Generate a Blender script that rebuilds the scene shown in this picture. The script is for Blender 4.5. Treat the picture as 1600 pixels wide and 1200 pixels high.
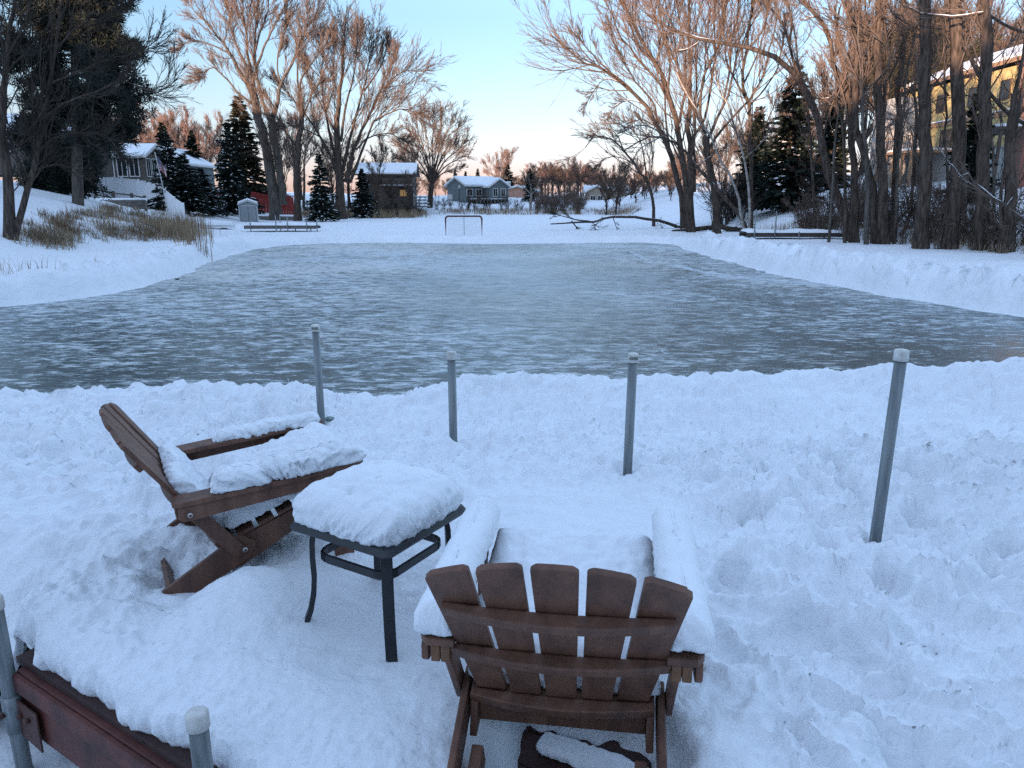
import bpy, bmesh, math
import numpy as np
from mathutils import Vector, Matrix
from math import radians, sin, cos, pi

for o in list(bpy.data.objects):
    bpy.data.objects.remove(o)
sc = bpy.context.scene
COL = sc.collection

# ------------------------------------------------------------------ camera, sky, sun, exposure
CAM_Z, PITCH, FPX = 1.6, radians(14.0), 1166.0
cam_d = bpy.data.cameras.new('camera')
cam_d.sensor_width = 36.0
cam_d.lens = 36.0 * FPX / 1600.0
cam_d.clip_start, cam_d.clip_end = 0.05, 6000
cam = bpy.data.objects.new('camera', cam_d)
COL.objects.link(cam)
cam.location = (0, 0, CAM_Z)
cam.rotation_euler = (pi / 2 - PITCH, 0, 0)
sc.camera = cam

SUN_EL = radians(4.5)
SUN_AZ = radians(33)                 # light travels towards +y, turned this much towards +x
SUN_DIR = Vector((sin(SUN_AZ) * cos(SUN_EL), cos(SUN_AZ) * cos(SUN_EL), -sin(SUN_EL)))
sun_d = bpy.data.lights.new('sun', 'SUN')
sun_d.energy = 3.0
sun_d.angle = radians(0.5)
sun_d.color = (1.0, 0.68, 0.48)
sun = bpy.data.objects.new('sun', sun_d)
COL.objects.link(sun)
sun.rotation_euler = SUN_DIR.to_track_quat('-Z', 'Y').to_euler()

world = bpy.data.worlds.new('World')
sc.world = world
world.use_nodes = True
wn, wl = world.node_tree.nodes, world.node_tree.links
wn.clear()
w_out = wn.new('ShaderNodeOutputWorld')
w_bg = wn.new('ShaderNodeBackground')
w_sky = wn.new('ShaderNodeTexSky')
w_sky.sky_type = 'NISHITA'
w_sky.sun_disc = False
w_sky.sun_elevation = SUN_EL
w_sky.sun_rotation = SUN_AZ + pi
w_sky.altitude = 250
w_sky.air_density = 1.0
w_sky.dust_density = 0.3
w_sky.ozone_density = 2.0
w_bg.inputs['Strength'].default_value = 0.12
# the afterglow: pale pink low over the whole horizon, thin cloud wisps
w_tc = wn.new('ShaderNodeTexCoord')
w_sep = wn.new('ShaderNodeSeparateXYZ')
wl.new(w_tc.outputs['Generated'], w_sep.inputs[0])
w_r = wn.new('ShaderNodeValToRGB')
cr = w_r.color_ramp
stops = ((0.0, (0.46, 0.44, 1.30)), (0.03, (0.55, 0.51, 1.10)), (0.07, (0.67, 0.60, 0.89)), (0.125, (0.72, 0.67, 0.82)), (0.21, (0.76, 0.73, 0.82)),
         (0.383, (1.40, 1.18, 1.16)), (0.676, (2.6, 1.95, 1.80)), (1.0, (4.1, 2.95, 2.55)))
while len(cr.elements) < len(stops): cr.elements.new(0.5)
for e, (p_, c_) in zip(cr.elements, stops):
    e.position = p_
    e.color = (c_[0] / 8, c_[1] / 8, c_[2] / 8, 1)
wl.new(w_sep.outputs['Z'], w_r.inputs[0])
w_mul = wn.new('ShaderNodeVectorMath')
w_mul.operation = 'MULTIPLY'
wl.new(w_sky.outputs[0], w_mul.inputs[0])
wl.new(w_r.outputs[0], w_mul.inputs[1])
w_scl = wn.new('ShaderNodeVectorMath')
w_scl.operation = 'SCALE'
w_scl.inputs['Scale'].default_value = 8.0
wl.new(w_mul.outputs[0], w_scl.inputs[0])
wl.new(w_scl.outputs[0], w_bg.inputs['Color'])
wl.new(w_bg.outputs[0], w_out.inputs['Surface'])

sc.view_settings.view_transform = 'Standard'
sc.view_settings.look = 'None'
sc.view_settings.gamma = 1.0
sc.view_settings.use_curve_mapping = False
sc.view_settings.exposure = 2.2
sc.render.engine = 'CYCLES'
sc.cycles.use_denoising = False      # fine twigs and snow grain stay crisp
sc.cycles.max_bounces = 5
sc.cycles.diffuse_bounces = 1
sc.cycles.glossy_bounces = 2
sc.cycles.transmission_bounces = 2
sc.cycles.use_adaptive_sampling = True
sc.cycles.adaptive_threshold = 0.010

# ------------------------------------------------------------------ helpers
def ray(px, py):
    """direction of the line of sight through a point of the 1600x1200 photograph (survey helper)"""
    u, v = (px - 800) / FPX, (600 - py) / FPX
    return np.array([u, cos(PITCH) + v * sin(PITCH), -sin(PITCH) + v * cos(PITCH)])

def at_d(px, py, D):
    d = ray(px, py)
    return np.array([0, 0, CAM_Z]) + d * (D / d[1])

def at_z(px, py, z):
    d = ray(px, py)
    return np.array([0, 0, CAM_Z]) + d * ((z - CAM_Z) / d[2])

def tag(o, label=None, cat=None, group=None, kind=None):
    if label: o['label'] = label
    if cat: o['category'] = cat
    if group: o['group'] = group
    if kind: o['kind'] = kind
    return o

def empty(name, loc=(0, 0, 0), rz=0.0, label=None, cat=None, group=None):
    o = bpy.data.objects.new(name, None)
    o.empty_display_size = 0.2
    COL.objects.link(o)
    o.location = loc
    o.rotation_euler = (0, 0, rz)
    return tag(o, label, cat, group)

def link(name, me, parent=None):
    o = bpy.data.objects.new(name, me)
    COL.objects.link(o)
    o.parent = parent
    return o

def mesh_np(name, V, faces, mat=None, smooth=True):
    """faces: list of (n,k) int arrays"""
    me = bpy.data.meshes.new(name)
    V = np.asarray(V, dtype=np.float32)
    faces = [np.asarray(f, dtype=np.int32) for f in faces if len(f)]
    me.vertices.add(len(V))
    me.vertices.foreach_set('co', V.ravel())
    nl = sum(f.size for f in faces)
    npoly = sum(len(f) for f in faces)
    me.loops.add(nl)
    me.polygons.add(npoly)
    me.loops.foreach_set('vertex_index', np.concatenate([f.ravel() for f in faces]))
    tot = np.concatenate([np.full(len(f), f.shape[1], np.int32) for f in faces])
    st = np.concatenate([[0], np.cumsum(tot)[:-1]]).astype(np.int32)
    me.polygons.foreach_set('loop_start', st)
    me.polygons.foreach_set('loop_total', tot)
    me.polygons.foreach_set('use_smooth', np.full(npoly, smooth))
    me.update(calc_edges=True)
    if mat: me.materials.append(mat)
    return me

def bm_mesh(name, bm, mat, smooth=False):
    bmesh.ops.recalc_face_normals(bm, faces=bm.faces[:])
    me = bpy.data.meshes.new(name)
    bm.to_mesh(me)
    bm.free()
    if smooth:
        me.polygons.foreach_set('use_smooth', np.full(len(me.polygons), True))
    me.materials.append(mat)
    return me

def add_box(bm, c, s, rz=0.0, rx=0.0, ry=0.0):
    m = Matrix.Translation(Vector(c)) @ Matrix.Rotation(rz, 4, 'Z') @ Matrix.Rotation(ry, 4, 'Y') @ Matrix.Rotation(rx, 4, 'X') @ Matrix.Diagonal((s[0], s[1], s[2], 1))
    bmesh.ops.create_cube(bm, size=1, matrix=m)

def box(name, c, s, mat, parent=None, rz=0.0, rx=0.0, ry=0.0, bev=0.0):
    bm = bmesh.new()
    add_box(bm, c, s, rz, rx, ry)
    if bev: bmesh.ops.bevel(bm, geom=bm.edges[:], offset=bev, segments=2, affect='EDGES', profile=0.6)
    return link(name, bm_mesh(name, bm, mat), parent)

def prism_bm(bm, outline, th, org, ax, ay, bev=0.004, seg=2):
    org, ax, ay = Vector(org), Vector(ax).normalized(), Vector(ay).normalized()
    n = ax.cross(ay).normalized()
    b = bmesh.new()
    lo = [b.verts.new(org + ax * a + ay * c - n * th / 2) for a, c in outline]
    hi = [b.verts.new(org + ax * a + ay * c + n * th / 2) for a, c in outline]
    k = len(outline)
    b.faces.new(lo[::-1])
    b.faces.new(hi)
    for i in range(k):
        b.faces.new((lo[i], lo[(i + 1) % k], hi[(i + 1) % k], hi[i]))
    bmesh.ops.recalc_face_normals(b, faces=b.faces[:])
    if bev: bmesh.ops.bevel(b, geom=b.edges[:], offset=bev, segments=seg, affect='EDGES', profile=0.6, clamp_overlap=True)
    me = bpy.data.meshes.new('tmp')
    b.to_mesh(me)
    b.free()
    bm.from_mesh(me)
    bpy.data.meshes.remove(me)

def prism(name, outline, th, org, ax, ay, mat, parent=None, bev=0.004):
    bm = bmesh.new()
    prism_bm(bm, outline, th, org, ax, ay, bev)
    return link(name, bm_mesh(name, bm, mat), parent)

def tubes(P, R, S, cap=False):
    """P (N,K,3), R (N,K): tapered tubes -> verts, quads"""
    N, K, _ = P.shape
    T = np.empty_like(P)
    T[:, 1:-1] = P[:, 2:] - P[:, :-2]
    T[:, 0] = P[:, 1] - P[:, 0]
    T[:, -1] = P[:, -1] - P[:, -2]
    T /= np.linalg.norm(T, axis=2, keepdims=True) + 1e-9
    T0 = P[:, -1] - P[:, 0]
    T0 = T0 / (np.linalg.norm(T0, axis=1, keepdims=True) + 1e-9)
    ref = np.where(np.abs(T0[:, 2:3]) < 0.8, np.array([[0, 0, 1.0]]), np.array([[1.0, 0, 0]]))[:, None, :]
    A = np.cross(T, np.broadcast_to(ref, T.shape))
    A /= np.linalg.norm(A, axis=2, keepdims=True) + 1e-9
    B = np.cross(T, A)
    th = np.arange(S) * 2 * pi / S
    V = P[:, :, None, :] + R[:, :, None, None] * (A[:, :, None, :] * np.cos(th)[None, None, :, None] + B[:, :, None, :] * np.sin(th)[None, None, :, None])
    idx = np.arange(N * K * S).reshape(N, K, S)
    nx = np.roll(idx, -1, axis=2)
    Q = np.stack([idx[:, :-1], nx[:, :-1], nx[:, 1:], idx[:, 1:]], axis=-1).reshape(-1, 4)
    F = [Q]
    if cap:
        F.append(idx[:, 0, ::-1].reshape(N, S))
        F.append(idx[:, -1].reshape(N, S))
    return V.reshape(-1, 3), F

def tube_obj(name, pts, rad, S, mat, parent=None):
    P = np.array(pts, float)[None]
    R = np.full((1, P.shape[1]), rad, float) if np.isscalar(rad) else np.array(rad, float)[None]
    V, F = tubes(P, R, S, cap=True)
    return link(name, mesh_np(name, V, F, mat), parent)

class Acc:
    """collects vertex / face blocks into one mesh"""
    def __init__(s): s.V, s.F, s.n = [], {}, 0
    def add(s, V, F):
        for f in F:
            s.F.setdefault(f.shape[1], []).append(np.asarray(f) + s.n)
        s.V.append(V)
        s.n += len(V)
    def mesh(s, name, mat, smooth=True):
        return mesh_np(name, np.concatenate(s.V), [np.concatenate(v) for v in s.F.values()], mat, smooth)

# vectorised gradient noise
_rng = np.random.default_rng(7)
_perm = _rng.permutation(512)
_perm = np.concatenate([_perm, _perm, _perm])
_grad = _rng.normal(size=(512, 2))
_grad /= np.linalg.norm(_grad, axis=1, keepdims=True)
def pn(x, y):
    x, y = np.asarray(x, float), np.asarray(y, float)
    xi, yi = np.floor(x).astype(int), np.floor(y).astype(int)
    fx, fy = x - xi, y - yi
    def g(ix, iy, dx, dy):
        h = _perm[_perm[ix & 511] + (iy & 511)]
        return _grad[h, 0] * dx + _grad[h, 1] * dy
    u = fx * fx * fx * (fx * (fx * 6 - 15) + 10)
    v = fy * fy * fy * (fy * (fy * 6 - 15) + 10)
    a = g(xi, yi, fx, fy) * (1 - u) + g(xi + 1, yi, fx - 1, fy) * u
    b = g(xi, yi + 1, fx, fy - 1) * (1 - u) + g(xi + 1, yi + 1, fx - 1, fy - 1) * u
    return (a * (1 - v) + b * v) * 1.5
def fbm(x, y, o=4, rough=0.5):
    s, a, f = 0, 1.0, 1.0
    for i in range(o):
        s = s + a * pn(x * f + 17.3 * i, y * f - 9.1 * i)
        a *= rough
        f *= 2.03
    return s
def sstep(a, b, x):
    t = np.clip((np.asarray(x, float) - a) / (b - a), 0, 1)
    return t * t * (3 - 2 * t)

# ------------------------------------------------------------------ materials
def new_mat(name):
    m = bpy.data.materials.new(name)
    m.use_nodes = True
    return m, m.node_tree.nodes, m.node_tree.links, m.node_tree.nodes['Principled BSDF']

def noise_node(N, L, vec, scale, detail=4, rough=0.55, dist=0.0):
    n = N.new('ShaderNodeTexNoise')
    n.inputs['Scale'].default_value = scale
    n.inputs['Detail'].default_value = detail
    n.inputs['Roughness'].default_value = rough
    n.inputs['Distortion'].default_value = dist
    if vec is not None: L.new(vec, n.inputs['Vector'])
    return n

def mapping(N, L, vec, scale=(1, 1, 1), rot=(0, 0, 0)):
    m = N.new('ShaderNodeMapping')
    m.inputs['Scale'].default_value = scale
    m.inputs['Rotation'].default_value = rot
    L.new(vec, m.inputs['Vector'])
    return m.outputs[0]

def ramp(N, L, fac, stops):
    r = N.new('ShaderNodeValToRGB')
    els = r.color_ramp.elements
    while len(els) < len(stops): els.new(0.5)
    for e, (p, c) in zip(els, stops):
        e.position = p
        e.color = (*c, 1) if len(c) == 3 else c
    L.new(fac, r.inputs[0])
    return r.outputs[0]

def mat_basic(name, c1, c2, rough=0.6, scale=6.0, stretch=(1, 1, 1), bump=0.2, bscale=None, metal=0.0, dist=0.004, detail=6, spec=0.5):
    m, N, L, b = new_mat(name)
    tc = N.new('ShaderNodeTexCoord').outputs['Object']
    v = mapping(N, L, tc, stretch)
    n = noise_node(N, L, v, scale, detail, 0.6)
    col = ramp(N, L, n.outputs['Fac'], [(0.32, c1), (0.68, c2)])
    L.new(col, b.inputs['Base Color'])
    b.inputs['Roughness'].default_value = rough
    b.inputs['Metallic'].default_value = metal
    b.inputs['Specular IOR Level'].default_value = spec
    if bump:
        n2 = noise_node(N, L, v, bscale or scale * 3, 5, 0.6)
        bp = N.new('ShaderNodeBump')
        bp.inputs['Strength'].default_value = bump
        bp.inputs['Distance'].default_value = dist
        L.new(n2.outputs['Fac'], bp.inputs['Height'])
        L.new(bp.outputs[0], b.inputs['Normal'])
    return m

def mat_snow(name, fine=38.0, coarse=7.0, d1=0.012, d2=0.04, s=0.8, base=(0.86, 0.885, 0.92)):
    m, N, L, b = new_mat(name)
    tc = N.new('ShaderNodeTexCoord').outputs['Object']
    n1 = noise_node(N, L, tc, fine, 3, 0.65)
    n2 = noise_node(N, L, tc, coarse, 3, 0.6, 0.4)
    n3 = noise_node(N, L, tc, 0.9, 1, 0.5)
    L.new(ramp(N, L, n3.outputs['Fac'], [(0.3, tuple(c * 0.95 for c in base)), (0.7, base)]), b.inputs['Base Color'])
    b.inputs['Roughness'].default_value = 0.7
    b.inputs['Specular IOR Level'].default_value = 0.25
    b1 = N.new('ShaderNodeBump')
    b1.inputs['Strength'].default_value = s
    b1.inputs['Distance'].default_value = d2
    L.new(n2.outputs['Fac'], b1.inputs['Height'])
    b2 = N.new('ShaderNodeBump')
    b2.inputs['Strength'].default_value = s
    b2.inputs['Distance'].default_value = d1
    L.new(n1.outputs['Fac'], b2.inputs['Height'])
    L.new(b1.outputs[0], b2.inputs['Normal'])
    L.new(b2.outputs[0], b.inputs['Normal'])
    return m

def mat_ice():
    m, N, L, b = new_mat('skating ice')
    tc = N.new('ShaderNodeTexCoord').outputs['Object']
    def math_(op, a, c=None, cl=False):
        n = N.new('ShaderNodeMath')
        n.operation = op
        n.use_clamp = cl
        for i, q in enumerate((a, c)):
            if q is None: continue
            if isinstance(q, (int, float)): n.inputs[i].default_value = q
            else: L.new(q, n.inputs[i])
        return n.outputs[0]
    v1 = mapping(N, L, tc, (0.95, 1.9, 1), (0, 0, radians(6)))
    streak = noise_node(N, L, v1, 2.6, 9, 0.74, 0.45).outputs['Fac']
    big = noise_node(N, L, tc, 0.16, 4, 0.55, 0.3).outputs['Fac']
    v2 = mapping(N, L, tc, (1.0, 3.6, 1), (0, 0, radians(-9)))
    fine = noise_node(N, L, v2, 5.0, 3, 0.7, 0.5).outputs['Fac']
    # skate scratches: thin contour lines of two distorted stretched noises
    sc_ = None
    for rot, s in ((14, 0.55), (-11, 0.8), (38, 0.5)):
        vv = mapping(N, L, tc, (0.35, 2.4, 1), (0, 0, radians(rot)))
        q = noise_node(N, L, vv, s, 2, 0.4, 0.5).outputs['Fac']
        w = math_('MULTIPLY', q, 14.0)
        w = math_('FRACT', w)
        w = math_('SUBTRACT', w, 0.5)
        w = math_('ABSOLUTE', w)
        w = math_('LESS_THAN', w, 0.018)
        sc_ = w if sc_ is None else math_('MAXIMUM', sc_, w)
    sep = N.new('ShaderNodeSeparateXYZ')
    L.new(tc, sep.inputs[0])
    # the resurfaced middle is evenly frosted
    far = N.new('ShaderNodeMapRange')
    far.inputs['From Min'].default_value, far.inputs['From Max'].default_value = 9, 26
    far.inputs['To Min'].default_value, far.inputs['To Max'].default_value = -0.03, 0.085
    L.new(sep.outputs['Y'], far.inputs['Value'])
    f = math_('ADD', streak, math_('MULTIPLY', math_('SUBTRACT', big, 0.5), 0.35))
    f = math_('ADD', f, math_('MULTIPLY', math_('SUBTRACT', fine, 0.5), 0.55))
    f = math_('ADD', f, far.outputs[0])
    f = math_('ADD', f, math_('MULTIPLY', sc_, 0.10))
    # an evenly frosted, flooded patch down the middle; clearer, darker ice towards the right
    ex = math_('POWER', math_('ABSOLUTE', math_('DIVIDE', math_('SUBTRACT', sep.outputs['X'], 0.6), 4.2)), 2.0)
    ey = math_('POWER', math_('ABSOLUTE', math_('DIVIDE', math_('SUBTRACT', sep.outputs['Y'], 21.0), 12.0)), 2.0)
    hz_ = math_('ADD', math_('ADD', ex, ey), math_('MULTIPLY', math_('SUBTRACT', big, 0.5), 2.2))
    hz_ = math_('SUBTRACT', 1.35, hz_, True)
    hz_ = math_('MULTIPLY', hz_, 0.72)
    rt = N.new('ShaderNodeMapRange')
    rt.inputs['From Min'].default_value, rt.inputs['From Max'].default_value = 1.0, 5.0
    rt.inputs['To Min'].default_value, rt.inputs['To Max'].default_value = 0.0, -0.045
    L.new(sep.outputs['X'], rt.inputs['Value'])
    f = math_('ADD', f, rt.outputs[0])
    f = math_('ADD', math_('MULTIPLY', f, math_('SUBTRACT', 1.0, hz_)), math_('MULTIPLY', hz_, 0.535))
    col = ramp(N, L, f, [(0.42, (0.055, 0.070, 0.069)), (0.487, (0.13, 0.158, 0.162)), (0.525, (0.28, 0.33, 0.345)), (0.60, (0.58, 0.63, 0.655))])
    # brownish water seen through the clear ice on the right
    brown = ramp(N, L, noise_node(N, L, tc, 0.11, 3, 0.5).outputs['Fac'], [(0.42, (1, 1, 1)), (0.62, (1.02, 0.96, 0.90))])
    mx = N.new('ShaderNodeMixRGB')
    mx.blend_type = 'MULTIPLY'
    mx.inputs[0].default_value = 1.0
    L.new(col, mx.inputs[1])
    L.new(brown, mx.inputs[2])
    L.new(mx.outputs[0], b.inputs['Base Color'])
    rg = N.new('ShaderNodeMapRange')
    rg.inputs['From Min'].default_value, rg.inputs['From Max'].default_value = 0.38, 0.66
    rg.inputs['To Min'].default_value, rg.inputs['To Max'].default_value = 0.30, 0.62
    L.new(f, rg.inputs['Value'])
    L.new(rg.outputs[0], b.inputs['Roughness'])
    b.inputs['IOR'].default_value = 1.31
    b.inputs['Specular IOR Level'].default_value = 0.4
    bp = N.new('ShaderNodeBump')
    bp.inputs['Strength'].default_value = 0.35
    bp.inputs['Distance'].default_value = 0.012
    L.new(f, bp.inputs['Height'])
    L.new(bp.outputs[0], b.inputs['Normal'])
    return m

M = {}
M['snow'] = mat_snow('trodden snow', 34.0, 8.0, 0.009, 0.030, 0.65)
M['frost'] = mat_basic('blown frost', (0.30, 0.34, 0.37), (0.66, 0.71, 0.75), 0.7, 2.2, (1, 1.6, 1), 0.3, 9)
M['label'] = mat_basic('printed cap label', (0.06, 0.075, 0.06), (0.30, 0.32, 0.28), 0.6, 60, bump=0)
M['snow_far'] = mat_snow('lake snow', 9.0, 1.6, 0.03, 0.10, 0.7)
M['cap_snow'] = mat_snow('settled snow', 60.0, 11.0, 0.004, 0.010, 0.5, (0.87, 0.895, 0.93))
M['tree_snow'] = mat_snow('branch snow', 12.0, 3.0, 0.01, 0.02, 0.3)
M['ice'] = mat_ice()
M['chair'] = mat_basic('brown stained wood', (0.085, 0.038, 0.024), (0.20, 0.092, 0.056), 0.55, 16, (1, 1, 0.10), 0.5, 60, dist=0.002)
M['chair_end'] = mat_basic('bare end grain', (0.14, 0.065, 0.03), (0.20, 0.095, 0.045), 0.6, 30, (1, 1, 1), 0.2)
M['bolt'] = mat_basic('zinc bolt', (0.4, 0.38, 0.36), (0.55, 0.52, 0.5), 0.4, 30, metal=0.8, bump=0)
M['table'] = mat_basic('charcoal metal', (0.012, 0.014, 0.018), (0.022, 0.025, 0.03), 0.42, 25, bump=0.12, bscale=120, dist=0.0008)
M['post'] = mat_basic('galvanised pipe', (0.10, 0.12, 0.125), (0.31, 0.34, 0.35), 0.45, 26, (1, 1, 0.07), 0.3, 60, metal=0.35, dist=0.001)
M['cap'] = mat_basic('worn white plastic', (0.50, 0.48, 0.43), (0.76, 0.75, 0.71), 0.5, 22, (1, 1, 1), 0.1)
M['beam'] = mat_basic('oxblood painted timber', (0.045, 0.013, 0.010), (0.15, 0.042, 0.030), 0.6, 7, (1, 1, 1), 0.5, 30, dist=0.003)
M['plank'] = mat_basic('deck board', (0.03, 0.014, 0.012), (0.07, 0.03, 0.026), 0.7, 9, (1, 1, 1), 0.5, 30)
M['rust'] = mat_basic('rusty bracket', (0.05, 0.018, 0.014), (0.11, 0.045, 0.035), 0.6, 20, bump=0.3)
M['bark'] = mat_basic('grey brown bark', (0.032, 0.025, 0.021), (0.125, 0.098, 0.082), 0.9, 11.0, (1, 1, 0.16), 1.0, 14, dist=0.08, spec=0.05, detail=3)
M['bark_grey'] = mat_basic('pale grey bark', (0.055, 0.048, 0.042), (0.15, 0.13, 0.115), 0.9, 8.0, (1, 1, 0.16), 1.0, 12, dist=0.08, spec=0.05, detail=3)
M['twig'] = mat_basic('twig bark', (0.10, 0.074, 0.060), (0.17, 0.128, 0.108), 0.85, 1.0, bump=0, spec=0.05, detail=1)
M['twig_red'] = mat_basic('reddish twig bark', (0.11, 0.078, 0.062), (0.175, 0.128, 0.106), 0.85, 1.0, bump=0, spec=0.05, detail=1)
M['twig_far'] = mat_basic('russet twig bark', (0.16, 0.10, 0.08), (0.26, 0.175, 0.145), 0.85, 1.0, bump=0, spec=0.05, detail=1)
M['twig_dark'] = mat_basic('dark twig bark', (0.04, 0.034, 0.03), (0.07, 0.058, 0.05), 0.85, 1.0, bump=0, spec=0.05, detail=1)
M['birch'] = mat_basic('birch bark', (0.13, 0.115, 0.10), (0.42, 0.39, 0.36), 0.8, 5.0, (0.4, 0.4, 2.0), 0.3, 9, spec=0.1)
M['needle'] = mat_basic('spruce needles', (0.010, 0.016, 0.014), (0.028, 0.040, 0.032), 0.8, 2.5, bump=0, spec=0.15, detail=1)
M['needle_pine'] = mat_basic('pine needles', (0.012, 0.017, 0.016), (0.032, 0.038, 0.032), 0.8, 2.0, bump=0, spec=0.15, detail=1)
M['needle_brown'] = mat_basic('olive needles', (0.030, 0.030, 0.020), (0.062, 0.055, 0.036), 0.8, 2.0, bump=0, spec=0.15, detail=1)
M['grass'] = mat_basic('dry grass', (0.17, 0.12, 0.075), (0.38, 0.285, 0.19), 0.9, 1.5, bump=0, spec=0.1, detail=1)
# ------------------------------------------------------------------ the setting: lake, shores, added hill behind the viewer for shade
ICE_Z, LAKE_Z = -0.60, -0.50
RINK = np.array([at_z(px, py, ICE_Z)[:2] for px, py in (
    (0, 480), (90, 472), (160, 463), (225, 449), (275, 433), (315, 417), (350, 403), (392, 391), (450, 383), (520, 380),
    (640, 379), (760, 381), (900, 380), (1000, 379), (1052, 382), (1075, 392), (1120, 404), (1190, 424), (1260, 441),
    (1340, 454), (1420, 468), (1510, 483), (1600, 497))])
RINK = np.concatenate([RINK, [[11.5, 9.0], [11.0, 5.5], [-12.5, 5.5], [-12.0, 9.0]]])

def poly_sd(x, y, poly):
    d2 = np.full(x.shape, 1e18)
    inside = np.zeros(x.shape, bool)
    k = len(poly)
    for i in range(k):
        ax, ay = poly[i]
        bx, by = poly[(i + 1) % k]
        ex, ey = bx - ax, by - ay
        t = np.clip(((x - ax) * ex + (y - ay) * ey) / (ex * ex + ey * ey), 0, 1)
        d2 = np.minimum(d2, (x - ax - t * ex) ** 2 + (y - ay - t * ey) ** 2)
        c = (ay > y) != (by > y)
        inside ^= c & (x < (bx - ax) * (y - ay) / (by - ay + 1e-12) + ax)
    return np.where(inside, -1, 1) * np.sqrt(d2)

YL = [-40, -5, 10, 24, 34, 39, 50, 62, 77, 98, 115, 400]
XL = [-10, -12, -15, -16.8, -17.2, -16.5, -19.5, -23, -24, -13, -6, 10]
YR = [-40, -5, 15, 27, 34, 41, 52, 60, 90, 115, 400]
XR = [7, 10, 16, 18.6, 19.0, 17.9, 17.2, 15.8, 13.5, 9, 0]
SX, SY = sin(SUN_AZ), cos(SUN_AZ)

def ground_z(x, y):
    x, y = np.asarray(x, float), np.asarray(y, float)
    dl = np.interp(y, YL, XL) - x
    dr = x - np.interp(y, YR, XR)
    df = (y - 101 - 2.0 * np.sin(x * 0.13)) * 1.0
    sl = np.interp(y, [0, 48, 60, 90, 200], [0.32, 0.30, 0.15, 0.11, 0.07])
    zl = 5.0 * np.tanh(np.maximum(dl, 0) * sl / 5.0) * sstep(-1, 3, dl)
    zr = 5.5 * np.tanh(np.maximum(dr, 0) * 0.26 / 5.5) * sstep(-1, 3, dr)
    zf = 2.6 * np.tanh(np.maximum(df, 0) * 0.09 / 2.6) * sstep(-1, 3, df)
    near = 1.2 * sstep(-1.0, -14, y)
    land = np.maximum(np.maximum(zl, zr), np.maximum(zf, near))
    rough = fbm(x * 0.35, y * 0.35, 4) * 0.16 * sstep(0.2, 3, land * 4)
    s = -(x * SX + y * SY)
    hill = 14.8 * sstep(6, 60, s) + 1.6 * fbm(x * 0.06, y * 0.06, 3) * sstep(20, 50, s)  # unseen ridge added behind the viewer to keep low sun off the foreground
    left = 15.5 * sstep(40, 62, -x) * sstep(72, 40, y)  # unseen rise added beyond the left bank to shade the left trees
    h = np.maximum(hill, left)
    z = LAKE_Z + np.maximum(land, h) + rough
    z = z + 0.03 * fbm(x * 0.5, y * 0.5, 4)
    # ploughed banks round the rink
    m = (np.abs(x) < 26) & (y > 0) & (y < 60)
    if np.any(m):
        xm, ym = x[m], y[m]
        wob = 0.30 * fbm(xm * 0.55, ym * 0.55, 3)
        sd = poly_sd(xm, ym, RINK) + wob * 0.7
        side = np.where(ym > 33, 0.42, np.where(xm > 0, 1.0, 0.85))
        hb = (0.42 + 0.14 * fbm(xm * 0.7 + 5, ym * 0.7, 3)) * side
        wid = np.where(xm > 0, 0.95, 0.8)
        bank = hb * np.exp(-((sd - 0.75 * wid) / (0.62 * wid)) ** 2) + 0.10 * np.exp(-((sd - 2.6) / 1.3) ** 2) * side
        clump = (1 - np.abs(fbm(xm * 1.9, ym * 1.9, 4, 0.6))) ** 2 * 0.38 * np.exp(-((sd - 0.9) / 1.2) ** 2) * side
        zz = z[m] + bank + clump
        zz = np.where(sd < 0.35, zz + (-0.72 - zz) * sstep(0.35, -0.15, sd), zz)
        z = z.copy()
        z[m] = zz
    # stays under the close-up snow
    k = sstep(-9.2, -7.8, x) * sstep(9.2, 7.8, x) * sstep(-3.2, -1.5, y) * sstep(10.5, 9, y)
    z = z + (np.minimum(z, -0.64 + 0.035 * fbm(x * 2.2, y * 2.2, 3)) - z) * k
    return z

def G(x, y):
    return float(ground_z(np.array([float(x)]), np.array([float(y)]))[0])

def grid_mesh(name, xs, ys, zfun, mat, keep=None):
    X, Y = np.meshgrid(xs, ys)
    x, y = X.ravel(), Y.ravel()
    z = zfun(x, y)
    idx = np.arange(len(x)).reshape(len(ys), len(xs))
    Q = np.stack([idx[:-1, :-1], idx[:-1, 1:], idx[1:, 1:], idx[1:, :-1]], -1).reshape(-1, 4)
    V = np.stack([x, y, z], 1)
    if keep is not None:
        ok = keep(V[Q].mean(1))
        Q = Q[ok]
        used = np.unique(Q)
        re = np.zeros(len(V), int)
        re[used] = np.arange(len(used))
        V, Q = V[used], re[Q]
    return mesh_np(name, V, [Q], mat)

def spaced(*segs):
    out = [segs[0][0]]
    for a, b, d in segs:
        n = max(1, int(round((b - a) / d)))
        out.extend(np.linspace(a, b, n + 1)[1:])
    return np.array(out)

gx = spaced((-1500, -300, 200), (-300, -100, 20), (-100, -40, 4), (-40, -16, 0.7), (-16, -8, 0.2), (-8, 6, 0.35), (6, 16, 0.16), (16, 30, 0.6), (30, 60, 1.5), (60, 100, 5), (100, 300, 20), (300, 1500, 200))
gy = spaced((-600, -200, 40), (-200, -80, 8), (-80, 0, 2.5), (0, 10, 0.35), (10, 26, 0.16), (26, 42, 0.26), (42, 70, 0.7), (70, 130, 1.2), (130, 200, 7), (200, 400, 25), (400, 2600, 220))
tag(link('ground', grid_mesh('ground', gx, gy, ground_z, M['snow_far'])), 'snow covered lake, shores and banks', None, None, 'structure')

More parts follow.
